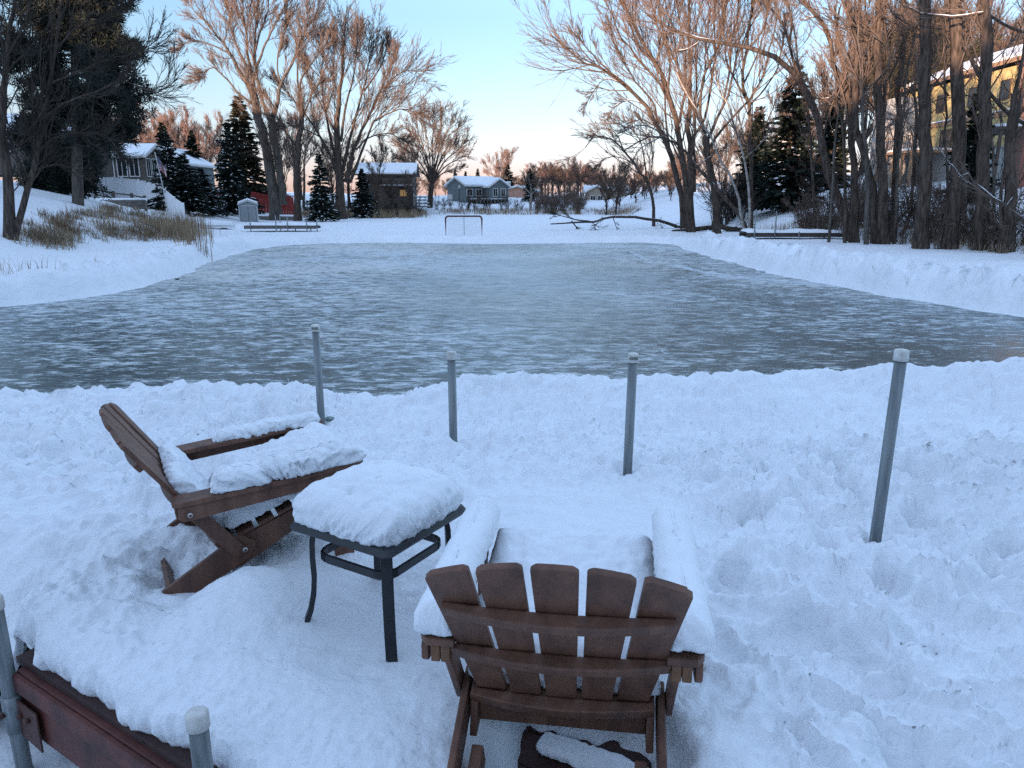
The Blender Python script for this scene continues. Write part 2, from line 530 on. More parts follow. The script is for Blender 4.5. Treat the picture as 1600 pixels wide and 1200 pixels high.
ice_bm = grid_mesh('rink_ice', np.linspace(-14, 13, 28), np.linspace(5.6, 42, 37), lambda x, y: np.full(x.shape, ICE_Z), M['ice'])
tag(link('ice', ice_bm), 'scraped grey blue ice of the home rink', None, None, 'structure')

# ------------------------------------------------------------------ close-up snow on the dock and the near bank
EA = np.array([-2.0, 2.65])                       # dock corner at the left pipe
ED = np.array([0.842, -0.540]); ED /= np.linalg.norm(ED)
EN = np.array([-ED[1], ED[0]])                    # inwards, towards the lake
DECK_Z = -0.16
CREST = [(0, 620), (150, 617), (250, 612), (330, 607), (420, 607), (480, 612), (540, 627), (610, 629), (645, 617), (700, 602), (760, 591), (800, 588),
         (900, 594), (1000, 597), (1100, 592), (1250, 586), (1330, 579), (1450, 579), (1600, 567)]
CY = [6.25 + 0.25 * math.sin(i * 1.3) for i in range(len(CREST))]
CP = np.array([at_d(px, py, cy) for (px, py), cy in zip(CREST, CY)])
FOOT = [(1215, 737, 30), (1320, 724, 25), (1345, 698, 20), (1430, 691, 15), (1465, 664, 20), (1590, 653, 10), (1480, 852, 60), (1420, 748, 20), (1262, 700, 40),
        (1545, 700, 10), (1560, 760, 30), (1390, 900, 70), (1520, 930, 50), (1150, 690, 10), (1180, 800, 40), (1290, 840, 60), (1440, 800, 30), (1580, 860, 20), (1330, 770, 80),
        (1130, 1010, 80), (1225, 1100, 70), (1140, 905, 60)]
POST_XY = [tuple(at_z(px, py, 0.0)[:2]) for px, py in ((502, 652), (709, 699), (978, 744), (1365, 842))]
def near_z(x, y):
    s = (x - EA[0]) * EN[0] + (y - EA[1]) * EN[1]
    t = (x - EA[0]) * ED[0] + (y - EA[1]) * ED[1]
    # trampled to the right of the near chair, crusty by the bank, smooth at the dock edge
    tramp = sstep(0.45, 0.9, x - 0.12 * (y - 1.5)) * sstep(5.6, 4.2, y)
    left = sstep(-0.9, -1.8, x)
    crust = sstep(3.4, 4.4, y)
    z = 0.020 * fbm(x * 0.9, y * 0.9, 3)
    z = z + (0.010 + 0.026 * crust + 0.026 * left) * fbm(x * 5.5, y * 5.5, 4, 0.65)
    rid = 1 - np.abs(pn(x * 3.4 + 0.6 * pn(x * 4, y * 4), y * 3.9 + 0.5 * pn(x * 5 + 9, y * 5)))
    z = z + tramp * (0.10 * (rid ** 2.0 - 0.55) + 0.075 * fbm(x * 2.2 + 3, y * 2.2, 3) + 0.04 * np.abs(fbm(x * 9, y * 9, 3, 0.6)))
    z = z + (left + 0.5 * crust) * 0.05 * (1 - np.abs(fbm(x * 1.7 + 4, y * 2.4, 3, 0.6))) ** 2
    # wind ripples on the left slope
    z = z + left * 0.012 * np.sin(26 * (0.5 * x + y) + 5 * pn(x * 1.3, y * 1.3)) * (0.4 + pn(x * 2, y * 2))
    # clods along the shovelled bank
    z = z + crust * 0.026 * np.maximum(0, fbm(x * 13, y * 13, 2)) + crust * 0.06 * np.abs(fbm(x * 3.3, y * 3.3, 3))
    # hollows and drifts about the furniture
    def blob(cx, cy, rx, ry, h, p=1.0):
        return h * np.exp(-(((x - cx) / rx) ** 2 + ((y - cy) / ry) ** 2) ** p)
    z = z + blob(-0.50, 2.62, 0.36, 0.42, -0.055, 1.6) + blob(-1.06, 2.74, 0.20, 0.20, 0.125) + blob(-0.80, 2.28, 0.45, 0.22, 0.03)
    z = z + blob(0.21 + 0.10 * fbm(x * 4 + 2, y * 4, 3), 1.98 + 0.10 * fbm(x * 4, y * 4 + 7, 3), 0.25, 0.27, -0.27, 1.8) + blob(0.25, 2.75, 0.5, 0.35, -0.03)
    z = z + blob(-1.36, 2.98, 0.20, 0.20, -0.075, 1.5) + blob(-1.85, 2.62, 0.4, 0.3, 0.03)
    z = z + blob(-0.42, 1.85, 0.22, 0.3, 0.035) + blob(0.62, 1.75, 0.18, 0.4, 0.06) + blob(-0.2, 3.5, 0.9, 0.5, 0.04)
    for px, py, a in FOOT:
        c = at_z(px, py, 0)
        a = radians(a)
        u = (x - c[0]) * cos(a) + (y - c[1]) * sin(a)
        v = -(x - c[0]) * sin(a) + (y - c[1]) * cos(a)
        r2 = (u / 0.125) ** 2 + (v / 0.06) ** 2
        z = z - 0.08 * np.exp(-r2 ** 1.7) + 0.02 * np.exp(-((np.sqrt(r2) - 1.6) / 0.4) ** 2)
    rg = np.random.default_rng(5)
    # many half filled boot holes in the trampled lane
    for i in range(95):
        cx, cy = rg.uniform(0.62, 3.2), rg.uniform(1.2, 4.6)
        if cx < 0.72 + 0.1 * (cy - 1.5): continue
        a = rg.uniform(0, pi)
        u = (x - cx) * cos(a) + (y - cy) * sin(a)
        v = -(x - cx) * sin(a) + (y - cy) * cos(a)
        r2 = (u / rg.uniform(0.10, 0.16)) ** 2 + (v / rg.uniform(0.05, 0.09)) ** 2
        z = z - rg.uniform(0.02, 0.065) * np.exp(-r2 ** 1.8)
    # small animal tracks
    for i in range(26):
        tt = i / 25
        cx = -1.55 + 1.05 * tt + rg.normal(0, 0.05)
        cy = 2.28 - 0.45 * tt + 0.10 * math.sin(7 * tt) + rg.normal(0, 0.05)
        r2 = ((x - cx) / rg.uniform(0.014, 0.03)) ** 2 + ((y - cy) / rg.uniform(0.014, 0.026)) ** 2
        z = z - rg.uniform(0.008, 0.017) * np.exp(-r2 ** 1.3)
    for i in range(30):
        cx, cy = rg.uniform(-0.1, 0.75), rg.uniform(2.6, 3.6)
        r2 = ((x - cx) / 0.024) ** 2 + ((y - cy) / 0.02) ** 2
        z = z - 0.014 * np.exp(-r2 ** 1.3)
    for bx_, by_ in POST_XY:
        rr = np.hypot(x - bx_, y - by_)
        z = z - 0.045 * np.exp(-(rr / 0.055) ** 2) + 0.016 * np.exp(-((rr - 0.13) / 0.05) ** 2)
    # the shovelled bank and its far side
    zc = np.interp(x, CP[:, 0], CP[:, 2])
    yc = np.interp(x, CP[:, 0], CP[:, 1])
    zc = zc + 0.018 * fbm(x * 3, y * 0.5, 3) + 0.12 * ((1 - np.abs(fbm(x * 1.6 + 8, y * 1.9, 4, 0.6))) ** 2 - 0.6) * np.exp(-((y - yc + 0.35) / 0.45) ** 2)
    z = z - 0.085 * np.exp(-((y - yc + 0.95) / 0.45) ** 2)
    up = sstep(-0.85, -0.03, y - yc)
    up = up * up * 0.4 + up * 0.6
    z = z * (1 - 0.45 * up) + zc * up
    dn = sstep(0.05, 1.0, y - yc)
    z = z + (-0.80 - z) * dn
    # rolls down towards the dock edge
    e = np.clip(s / 0.26, 0, 1)
    zin = DECK_Z + 0.075 + (z - DECK_Z - 0.075) * np.sqrt(np.maximum(1 - (1 - e) ** 2.2, 0))
    # beyond the dock's end the bank falls away to the lake
    zout = z + (-0.58 - z) * sstep(0.55, -0.25, s + 0.25 * sstep(0, -1.5, t))
    w = sstep(-0.02, -0.22, t)
    return zin * (1 - w) + zout * w

nx_ = spaced((-9, -4.5, 0.12), (-4.5, -2.2, 0.03), (-2.2, 2.4, 0.0155), (2.4, 4.8, 0.028), (4.8, 9, 0.12))
ny_ = spaced((-2.5, 0.9, 0.1), (0.9, 3.0, 0.0150), (3.0, 5.0, 0.022), (5.0, 7.0, 0.03), (7.0, 9.6, 0.15))
def keep_near(c):
    s = (c[:, 0] - EA[0]) * EN[0] + (c[:, 1] - EA[1]) * EN[1]
    t = (c[:, 0] - EA[0]) * ED[0] + (c[:, 1] - EA[1]) * ED[1]
    return ~((s < 0.33) & (t > -0.25))
tag(link('snow_bank', grid_mesh('snow_bank', nx_, ny_, near_z, M['snow'], keep_near)), 'trodden snow over the dock and the shovelled bank', None, None, 'structure')
# the crumbling snow edge along the rim beam, rows running with the edge
tt_ = np.arange(-0.42, 3.3, 0.0085)
rows = np.concatenate([np.linspace(0.40, 0.12, 26), np.linspace(0.11, 0.0, 20)])
Tg, Rg = np.meshgrid(tt_, rows)
lipT = 0.012 + 0.040 * fbm(tt_ * 2.6, tt_ * 0 + 3.3, 5, 0.62) + 0.04 * sstep(0.28, 0.0, tt_)
Sg = np.where(Rg < 0.2, lipT[None] + (Rg / 0.2) * (0.2 - lipT[None]), Rg)
def strip_xyz(S, T):
    x = EA[0] + ED[0] * T + EN[0] * S
    y = EA[1] + ED[1] * T + EN[1] * S
    return x, y
xg, yg = strip_xyz(Sg, Tg)
zg = near_z(xg.ravel(), yg.ravel()).reshape(xg.shape)
zg[:4] -= np.array([0.03, 0.012, 0.004, 0.0])[:, None]
zg = zg + 0.010 * fbm(xg * 22, yg * 22, 3) * sstep(0.30, 0.12, Rg)
low = []
for ds, f in ((-0.010, 0.72), (-0.013, 0.42), (-0.006, 0.15), (0.012, -0.25)):
    S_ = lipT + ds + 0.011 * fbm(tt_ * 16, tt_ * 0 + f * 5, 3)
    x_, y_ = strip_xyz(S_, tt_)
    low.append((x_, y_, np.minimum(DECK_Z + (zg[-1] - DECK_Z) * f, zg[-1] - 0.02 * (1 - f))))
xg = np.concatenate([xg, [l[0] for l in low]]); yg = np.concatenate([yg, [l[1] for l in low]]); zg = np.concatenate([zg, [l[2] for l in low]])
ix = np.arange(xg.size).reshape(xg.shape)
Qs = np.stack([ix[:-1, :-1], ix[1:, :-1], ix[1:, 1:], ix[:-1, 1:]], -1).reshape(-1, 4)
tag(link('snow_lip', mesh_np('snow_lip', np.stack([xg.ravel(), yg.ravel(), zg.ravel()], 1), [Qs], M['snow'])), 'crumbling snow edge over the rim of the dock', None, None, 'structure')
# powder blown across the ice on the right
for pts_, wd in ((((985, 393), (1005, 404), (1040, 413), (1090, 424), (1150, 433), (1230, 441), (1320, 447)), 1.0), (((1010, 386), (1050, 391), (1085, 397)), 0.5)):
    c_ = np.array([at_z(a_, b_, ICE_Z)[:2] for a_, b_ in pts_])
    u_ = np.linspace(0, len(c_) - 1, 300)
    cx_, cy_ = np.interp(u_, range(len(c_)), c_[:, 0]), np.interp(u_, range(len(c_)), c_[:, 1])
    v_ = np.linspace(-1, 1, 41)
    X_, V_ = np.meshgrid(np.arange(300), v_)
    w_ = wd * (0.75 + 0.5 * fbm(u_ * 1.7, u_ * 0 + 1.1, 3)) * np.sqrt(np.clip(1 - (2 * u_ / u_[-1] - 1) ** 4, 0, 1))
    x_ = cx_[X_] + 0.3 * fbm(cx_[X_] * 1.2, V_ + 3, 3)
    y_ = cy_[X_] + V_ * w_[X_] * 1.3
    z_ = ICE_Z - 0.006 + 0.018 * (1 - V_ ** 2) * (0.75 + 1.0 * fbm(x_ * 2.2, y_ * 2, 4))
    ix = np.arange(x_.size).reshape(x_.shape)
    Q_ = np.stack([ix[:-1, :-1], ix[:-1, 1:], ix[1:, 1:], ix[1:, :-1]], -1).reshape(-1, 4)
    tag(link('snow_drift', mesh_np('snow_drift', np.stack([x_.ravel(), y_.ravel(), z_.ravel()], 1), [Q_], M['frost'])), 'thin drift of blown snow curving over the ice', None, None, 'structure')
def NZ(x, y):
    return float(near_z(np.array([float(x)]), np.array([float(y)]))[0])
# ------------------------------------------------------------------ dock under the snow: rim beam, boards, pipe posts
def e3(v2, z=0.0): return Vector((v2[0], v2[1], z))
dock_root = empty('dock', (EA[0], EA[1], LAKE_Z), 0, 'snow buried wooden dock with oxblood rim beam and capped steel pipe posts', 'dock')
bpy.context.view_layer.update()
def dloc(p):                                        # world point -> dock coordinates
    return (p[0] - EA[0], p[1] - EA[1], p[2] - LAKE_Z)
def dock_part(name, outline, th, org, ax, ay, mat, bev=0.006, parent=dock_root):
    return prism(name, outline, th, dloc(org), ax, ay, mat, parent, bev)
c0 = EA + ED * 0.10 - EN * 0.022
dock_part('rim_beam', [(0, -0.27), (3.6, -0.27), (3.6, 0), (0, 0)], 0.042, e3(c0, DECK_Z - 0.030), e3(ED), (0, 0, 1), M['beam'], 0.005)
dock_part('trim_board', [(0.0, -0.075), (3.6, -0.075), (3.6, 0), (0.0, 0)], 0.02, e3(c0 - EN * 0.032, DECK_Z - 0.036), e3(ED), (0, 0, 1), M['beam'], 0.004)
bw = 0.142
pl0 = None
rgd = np.random.default_rng(3)
for i in range(17):
    c = EA + ED * 1.85 + EN * (-0.018 + i * (bw + 0.006) + bw / 2)
    if pl0 is None:
        pl0 = dock_part('plank', [(-1.8, -bw / 2), (1.8, -bw / 2), (1.8, bw / 2), (-1.8, bw / 2)], 0.03, (EA[0], EA[1], LAKE_Z), e3(ED), e3(EN), M['plank'], 0.004)
        o = pl0
    else:
        o = link('plank', pl0.data, dock_root)
    o.location = dloc((c[0], c[1], DECK_Z - 0.015 + rgd.uniform(-0.002, 0.002)))

def cyl_pts(x, y, z0, z1): return [(x, y, z0), (x, y, z1)]
def dock_post(x, y, zt, r=0.0265, zb=-0.75, lean=(0, 0), lab=False):
    o = empty('post', dloc((x, y, zb)))
    o.parent = dock_root
    h = zt - zb
    lx, ly = lean[0], lean[1]
    z1 = h - 0.012
    pipe = tube_obj('pipe', [(0, 0, 0), (lx * z1, ly * z1, z1)], r, 20, M['post'], o)
    P = np.array([[lx * z, ly * z, z] for z in (h - 0.052, h - 0.051, h - 0.008, h - 0.002, h + 0.001, h + 0.002)])[None]
    R = np.array([[r, r + 0.005, r + 0.005, r + 0.003, r * 0.75, 0.0005]])
    V, F = tubes(P, R, 20)
    cp = link('cap', mesh_np('cap', V, F, M['cap']), o)
    if lab:
        th = np.linspace(-pi / 2 - 0.9, -pi / 2 + 0.9, 9)
        LV = [(lx * h + (r + 0.0058) * cos(a), ly * h + (r + 0.0058) * sin(a), z) for z in (h - 0.034, h - 0.015) for a in th]
        me = bpy.data.meshes.new('label'); me.from_pydata(LV, [], [(i, i + 1, i + 10, i + 9) for i in range(8)])
        me.materials.append(M['label'])
        link('label', me, cp)
    return o
for (px, py, pt, ln) in ((502, 652, 507, 0.0), (709, 699, 549, -0.002), (978, 744, 552, 0.010), (1365, 842, 546, 0.012)):
    b = at_z(px, py, 0.0)
    top = at_d(px, pt, b[1])
    dock_post(b[0], b[1], top[2], 0.027, lean=(ln, 0), lab=px in (502, 978))
pL = EA + ED * 0.085 - EN * 0.07
dock_post(pL[0], pL[1], 0.135, 0.029, lab=True)
pR = EA + ED * 1.30 - EN * 0.05
dock_post(pR[0], pR[1], 0.125, 0.029)
# the bracket and sleeve that hold the corner pipe
pb = empty('bracket', dloc((pL[0], pL[1], DECK_Z - 0.2)))
pb.parent = dock_root
tube_obj('sleeve', [(0, 0, -0.09), (0, 0, 0.07)], 0.036, 18, M['post'], pb)
prism('plate', [(0.0, -0.10), (0.16, -0.12), (0.16, 0.05), (0.0, 0.06)], 0.008, tuple(Vector((ED[0], ED[1], 0)) * 0.02 + Vector((EN[0], EN[1], 0)) * 0.006), e3(ED), (0, 0, 1), M['rust'], pb, 0.002)
for k_ in (0.06, 0.115):
    q = Vector((ED[0], ED[1], 0)) * k_ - Vector((EN[0], EN[1], 0)) * 0.0
    tube_obj('bolt', [q + Vector((EN[0], EN[1], 0)) * 0.004, q - Vector((EN[0], EN[1], 0)) * 0.014], 0.011, 8, M['rust'], pb)
q = -Vector((EN[0], EN[1], 0))
tube_obj('set_screw', [q * 0.03, q * 0.056], 0.012, 8, M['rust'], pb)

# ------------------------------------------------------------------ slatted garden chairs
def disc(name, c, n, r, th, mat, parent):
    c, n = Vector(c), Vector(n).normalized()
    return tube_obj(name, [c - n * th / 2, c + n * th / 2], r, 14, mat, parent)

def make_chair(label):
    t = empty('garden_chair', (0, 0, 0), 0, label, 'chair', 'brown slatted garden chairs on the dock')
    W = M['chair']
    a = radians(30)
    ub = Vector((0, -sin(a), cos(a)))
    nb = Vector((0, -cos(a), -sin(a)))              # towards the rear
    B = Vector((0, 0.155, 0.255))
    L = 0.715
    cup = lambda x: 0.012 * (1 - (x / 0.30) ** 2)
    for i in range(-2, 3):
        xb, xt = i * 0.101, i * 0.1335
        wb, wt = 0.086, 0.115
        topv = lambda x: L - 0.80 * x * x
        xl, xr = xt - wt / 2, xt + wt / 2
        pts = [(xb - wb / 2, -0.03), (xb + wb / 2, -0.03), (xr, topv(xr) - 0.012)]
        if i == 2: pts += [(xr - 0.02, topv(xr) + 0.006)]
        for f in (0.12, 0.3, 0.5, 0.7, 0.88):
            xx = xr + (xl - xr) * f
            pts.append((xx, topv(xx)))
        pts += [(xl, topv(xl) - 0.012)]
        prism('back_slat', pts, 0.019, B + nb * cup(xt) , (1, 0, 0), ub, W, t, 0.005)
    def rail(v, hw, h):
        xs = np.linspace(-hw, hw, 13)
        out = [(x, cup(x) + 0.011) for x in xs] + [(x, cup(x) + 0.032 + 0.020 * (1 - (x / 0.30) ** 2)) for x in xs[::-1]]
        prism('back_rail', out, h, B + ub * v, (1, 0, 0), nb, W, t, 0.005)
    rail(0.505, 0.295, 0.036)
    rail(0.285, 0.298, 0.040)
    rail(0.015, 0.268, 0.046)
    for s in (-1, 1):
        out = [(0.285, -0.03), (0.365, -0.03), (0.385, 0.0), (0.40, 0.35), (0.392, 0.62), (0.378, 0.735), (0.355, 0.765), (0.315, 0.768), (0.293, 0.745), (0.288, 0.4)]
        arm = prism('armrest', [(s * x, y) for x, y in out], 0.024, (0, 0, 0.52), (1, 0, 0), (0, 1, 0), W, t, 0.006)
        prism('arm_apron', [(0.0, 0.445), (0.60, 0.455), (0.70, 0.495), (0.70, 0.5075), (-0.01, 0.5075), (-0.015, 0.46)], 0.02, (s * 0.372, 0, 0), (0, 1, 0), (0, 0, 1), W, t, 0.004)
        for dx in (0.312, 0.340):
            box('arm_block', (s * dx, 0.012, 0.482), (0.026, 0.07, 0.05), M['chair_end'], t, bev=0.004)
        prism('front_leg', [(0.60, -0.05), (0.685, -0.05), (0.66, 0.507), (0.565, 0.507)], 0.024, (s * 0.322, 0, 0), (0, 1, 0), (0, 0, 1), W, t, 0.005)
        prism('rear_leg', [(-0.26, 0.0), (-0.20, -0.02), (0.235, 0.185), (0.27, 0.245), (0.215, 0.29), (0.16, 0.275), (-0.27, 0.065)], 0.022, (s * 0.292, 0, 0), (0, 1, 0), (0, 0, 1), W, t, 0.005)
        prism('seat_rail', [(0.10, 0.125), (0.20, 0.135), (0.66, 0.335), (0.70, 0.41), (0.13, 0.245)], 0.022, (s * 0.262, 0, 0), (0, 1, 0), (0, 0, 1), W, t, 0.004)
        prism('back_upright', [(0.175, 0.20), (0.225, 0.235), (0.045, 0.505), (-0.012, 0.485)], 0.022, (s * 0.316, 0, 0), (0, 1, 0), (0, 0, 1), W, t, 0.005)
        for (y_, z_, x_) in ((0.215, 0.235, 0.331), (0.028, 0.472, 0.386), (0.635, 0.465, 0.386)):
            disc('bolt', (s * x_, y_, z_), (1, 0, 0), 0.011, 0.008, M['bolt'], t)
            disc('bolt_core', (s * (x_ + 0.003), y_, z_), (1, 0, 0), 0.0055, 0.006, W, t)
        disc('leg_screw', (s * 0.304, -0.12, 0.075), (1, 0, 0), 0.006, 0.006, M['bolt'], t)
        disc('bracket_bolt', (s * 0.309, 0.64, 0.455), (-1, 0, 0), 0.011, 0.008, M['bolt'], t)
        box('rear_block', (s * 0.235, 0.02, 0.10), (0.035, 0.07, 0.09), M['chair'], t, rx=radians(24), bev=0.004)
    box('rear_stretcher', (0, -0.09, 0.085), (0.58, 0.022, 0.06), W, t, rx=radians(25), bev=0.004)
    box('lower_rail', (0, 0.16, 0.18), (0.5, 0.022, 0.07), W, t, rx=radians(10), bev=0.004)
    box('front_stretcher', (0, 0.672, 0.345), (0.52, 0.022, 0.09), W, t, bev=0.004)
    sl = None
    for k in range(7):
        f = k / 6
        y_, z_ = 0.15 + 0.53 * f, 0.262 + 0.158 * f
        if sl is None:
            sl = box('seat_slat', (0, 0, 0), (0.545, 0.074, 0.018), W, t, bev=0.004)
            o = sl
        else:
            o = link('seat_slat', sl.data, t)
        o.location = (0, y_, z_)
        o.rotation_euler = (math.atan2(0.158, 0.53), 0, 0)
    return t

def copy_tree(o, parent=None, label=None):
    c = o.copy()
    COL.objects.link(c)
    c.parent = parent
    if label: c['label'] = label
    for ch in list(o.children):
        copy_tree(ch, c)
    return c

CH_Z = -0.10
chA = make_chair('brown slatted garden chair seen from behind, snow piled on its arms and seat')
chA.location = (0.128, 1.79, CH_Z)
chA.rotation_euler = (0, 0, radians(-8))
chB = copy_tree(chA, None, 'brown slatted garden chair turned sideways, tilted back behind the small table')
chB.location = (-1.475, 3.12, CH_Z - 0.01)
chB.rotation_euler = (radians(4), 0, radians(-61))

# ------------------------------------------------------------------ small patio table
TA = radians(149)
tx, ty = Vector((cos(TA), sin(TA), 0)), Vector((cos(TA - pi / 2), sin(TA - pi / 2), 0))
TC = Vector((-0.512, 2.69, 0))
T_Z, T_TOP, T_H = -0.135, 0.42, 0.245
tab = empty('side_table', (TC.x, TC.y, T_Z), TA, 'square black metal side table with curved legs under a snow cushion', 'side table')
hz = T_TOP - T_Z
def rrect(h, r, n=5):
    out = []
    for cx, cy, a0 in ((h - r, h - r, 0), (-h + r, h - r, 90), (-h + r, -h + r, 180), (h - r, -h + r, 270)):
        for k in range(n + 1):
            a = radians(a0 + 90 * k / n)
            out.append((cx + r * cos(a), cy + r * sin(a)))
    return out
rings = [(T_H - 0.035, hz + 0.002), (T_H - 0.022, hz + 0.001), (T_H - 0.006, hz - 0.008), (T_H + 0.004, hz - 0.026), (T_H, hz - 0.036), (T_H - 0.012, hz - 0.036), (T_H - 0.02, hz - 0.022)]
V, F = [], []
n_ = len(rrect(1, 0.1))
for h, z in rings: V += [(x, y, z) for x, y in rrect(h, 0.03)]
for k in range(len(rings) - 1):
    for i in range(n_):
        F.append((k * n_ + i, k * n_ + (i + 1) % n_, (k + 1) * n_ + (i + 1) % n_, (k + 1) * n_ + i))
me = bpy.data.meshes.new('tabletop')
me.from_pydata(V, [], F + [tuple(range(n_)), tuple(range((len(rings) - 1) * n_, len(rings) * n_))[::-1]])
me.materials.append(M['table'])
bmx = bmesh.new(); bmx.from_mesh(me); bmesh.ops.recalc_face_normals(bmx, faces=bmx.faces[:]); bmx.to_mesh(me); bmx.free()
link('tabletop', me, tab)
def rect_sweep(name, pts, wid, w, h, mat, parent):
    """bar of section w (along wid) x h swept along pts"""
    pts = [Vector(p) for p in pts]
    wid = Vector(wid).normalized()
    V, F = [], []
    for i, p in enumerate(pts):
        tg = (pts[min(i + 1, len(pts) - 1)] - pts[max(i - 1, 0)]).normalized()
        up = tg.cross(wid).normalized()
        for a, b in ((-1, -1), (1, -1), (1, 1), (-1, 1)):
            V.append(p + wid * a * w / 2 + up * b * h / 2)
    for i in range(len(pts) - 1):
        for k in range(4):
            F.append((i * 4 + k, i * 4 + (k + 1) % 4, i * 4 + 4 + (k + 1) % 4, i * 4 + 4 + k))
    F += [(3, 2, 1, 0), tuple(len(V) - 4 + k for k in range(4))]
    bm = bmesh.new()
    vs = [bm.verts.new(v) for v in V]
    for f in F: bm.faces.new([vs[i] for i in f])
    bmesh.ops.recalc_face_normals(bm, faces=bm.faces[:])
    ed = [e for e in bm.edges if len(e.link_faces) == 2 and e.calc_face_angle(0) > 0.6]
    bmesh.ops.bevel(bm, geom=ed, offset=0.003, segments=2, affect='EDGES')
    return link(name, bm_mesh(name, bm, mat), parent)
for sx in (-1, 1):
    for sy in (-1, 1):
        d = Vector((sx, sy, 0)).normalized()
        wd = Vector((-sy, sx, 0)).normalized()
        prof = [(0.250, hz - 0.03), (0.262, hz - 0.10), (0.264, hz - 0.17), (0.262, hz - 0.24), (0.268, hz - 0.31), (0.283, hz - 0.38), (0.306, hz - 0.44), (0.333, hz - 0.495), (0.355, 0.0)]
        rect_sweep('leg', [d * r + Vector((0, 0, z)) for r, z in prof], wd, 0.042, 0.020, M['table'], tab)
rz_ = hz - 0.155
for k in range(4):
    a = k * pi / 2
    ca, sa = cos(a), sin(a)
    h = 0.176
    pts = [(h - 0.045, -h + 0.0), (h - 0.012, -h + 0.018), (h, -h + 0.055), (h, 0), (h, h - 0.055), (h - 0.012, h - 0.018), (h - 0.045, h - 0.0)]
    rect_sweep('stretcher', [(x * ca - y * sa, x * sa + y * ca, rz_) for x, y in pts], (0, 0, 1), 0.036, 0.012, M['table'], tab)

# ------------------------------------------------------------------ snow lying on the furniture
def snow_cap(name, label, hx, hy, H, loc, rz=0.0, tilt=(0, 0), er=None, seed=0, rough=0.006, dome=0.0, prints=(), n=56, rnd=0.45, drip=0.006, taper=0.0, lumps=0.0, rx=0.0):
    """a cushion of settled snow: rounded rectangle, rolled edge, domed top"""
    er = er or min(H, min(hx, hy) * 0.8)
    u = np.linspace(-1, 1, n)
    U, Vv = np.meshgrid(u, u)
    m = np.maximum(np.abs(U), np.abs(Vv))
    pw = np.maximum((np.abs(U) ** 5 + np.abs(Vv) ** 5) ** 0.2, 1e-9)
    ring = m / pw
    k = rnd
    U2, V2 = U * (1 - k + k * ring), Vv * (1 - k + k * ring)
    ms = np.maximum(m, 1e-9)
    du, dv = U2 / ms, V2 / ms                        # boundary direction (m = 1)
    core = 0.62
    ph = np.clip((m - core) / (1 - core), 0, 1) * radians(118)
    mc = np.minimum(m / core, 1)
    ex, ey = max(hx - er, 0.002), max(hy - er, 0.002)
    X = du * (ex * mc + er * np.sin(ph))
    Y = dv * (ey * mc + er * np.sin(ph))
    ez = np.minimum(er, H)
    Z = H - ez + ez * np.cos(ph) * np.where(ph > pi / 2, 1.0, 1.0)
    Z = np.where(m <= core, H + dome * (1 - mc ** 2), Z)
    Z = np.maximum(Z, -0.012)
    o_ = seed * 7.7
    nz = fbm(X * 9 + o_, Y * 9 - o_, 4, 0.55)
    nf = fbm(X * 34 + o_, Y * 34 + Z * 20, 3, 0.6)
    Z = Z + np.where(m < 0.93, rough * 1.6 * nz + rough * 0.25 * nf + lumps * np.abs(fbm(X * 16 + o_, Y * 16, 3)), 0)
    ang = np.arctan2(dv * hy, du * hx)
    ed = (fbm(np.cos(ang) * 5 + o_ + Z * 14, np.sin(ang) * 5 + Z * 14, 4, 0.6)) * rough * 1.4 + fbm(ang * 14 + o_, Z * 30 + 3, 3) * drip * sstep(0.75, 1.0, m)
    w = sstep(core * 0.8, 0.9, m)
    L_ = np.sqrt(du ** 2 + dv ** 2)
    X = X + du / L_ * ed * w
    Y = Y + dv / L_ * ed * w
    X = X * (1 - taper * Y / hy)
    for (a, b, r, dp) in prints:
        Z = Z - dp * np.exp(-(((X - a) ** 2 + (Y - b) ** 2) / r ** 2) ** 1.3)
    Z = Z + tilt[0] * X + tilt[1] * Y
    idx = np.arange(n * n).reshape(n, n)
    Q = np.stack([idx[:-1, :-1], idx[:-1, 1:], idx[1:, 1:], idx[1:, :-1]], -1).reshape(-1, 4)
    bd = np.concatenate([idx[0, :-1], idx[:-1, -1], idx[-1, :0:-1], idx[:0:-1, 0]])
    V = np.stack([X.ravel(), Y.ravel(), Z.ravel()], 1)
    o = link(name, mesh_np(name, V, [Q, bd[::-1][None]], M['cap_snow']))
    o.location = loc
    o.rotation_euler = (rx, 0, rz)
    return tag(o, label, 'snow', 'snow lying on the furniture')

def on_chair(ch, p):
    return ch.location + ch.rotation_euler.to_matrix() @ Vector(p)
ra, rb = chA.rotation_euler.z, chB.rotation_euler.z
rg = np.random.default_rng(11)
prs = [(rg.uniform(-0.17, 0.19), rg.uniform(-0.17, 0.2), rg.uniform(0.011, 0.018), rg.uniform(0.010, 0.020)) for _ in range(20)] + [(-0.02, -0.135, 0.028, 0.014), (0.005, -0.105, 0.024, 0.012)]
snow_cap('table_snow', 'deep pillow of snow with bird prints on the black side table', 0.250, 0.250, 0.130, (TC.x, TC.y, T_TOP + 0.003), TA, er=0.095, seed=1, rough=0.006, dome=0.04, prints=prs, n=110, rnd=0.55, drip=0.006)
snow_cap('arm_snow', 'smooth rounded snow ridge on left arm of the chair seen from behind', 0.066, 0.405, 0.098, on_chair(chA, (-0.340, 0.368, 0.533)), ra, er=0.060, seed=2, rough=0.004, n=64, prints=((0.0, -0.1, 0.02, 0.014), (0.01, 0.17, 0.02, 0.01)), drip=0.006, rnd=0.5)
snow_cap('arm_snow', 'smooth rounded snow ridge on right arm of the chair seen from behind', 0.069, 0.40, 0.105, on_chair(chA, (0.340, 0.375, 0.533)), ra, er=0.062, seed=3, rough=0.005, n=64, drip=0.006, rnd=0.5)
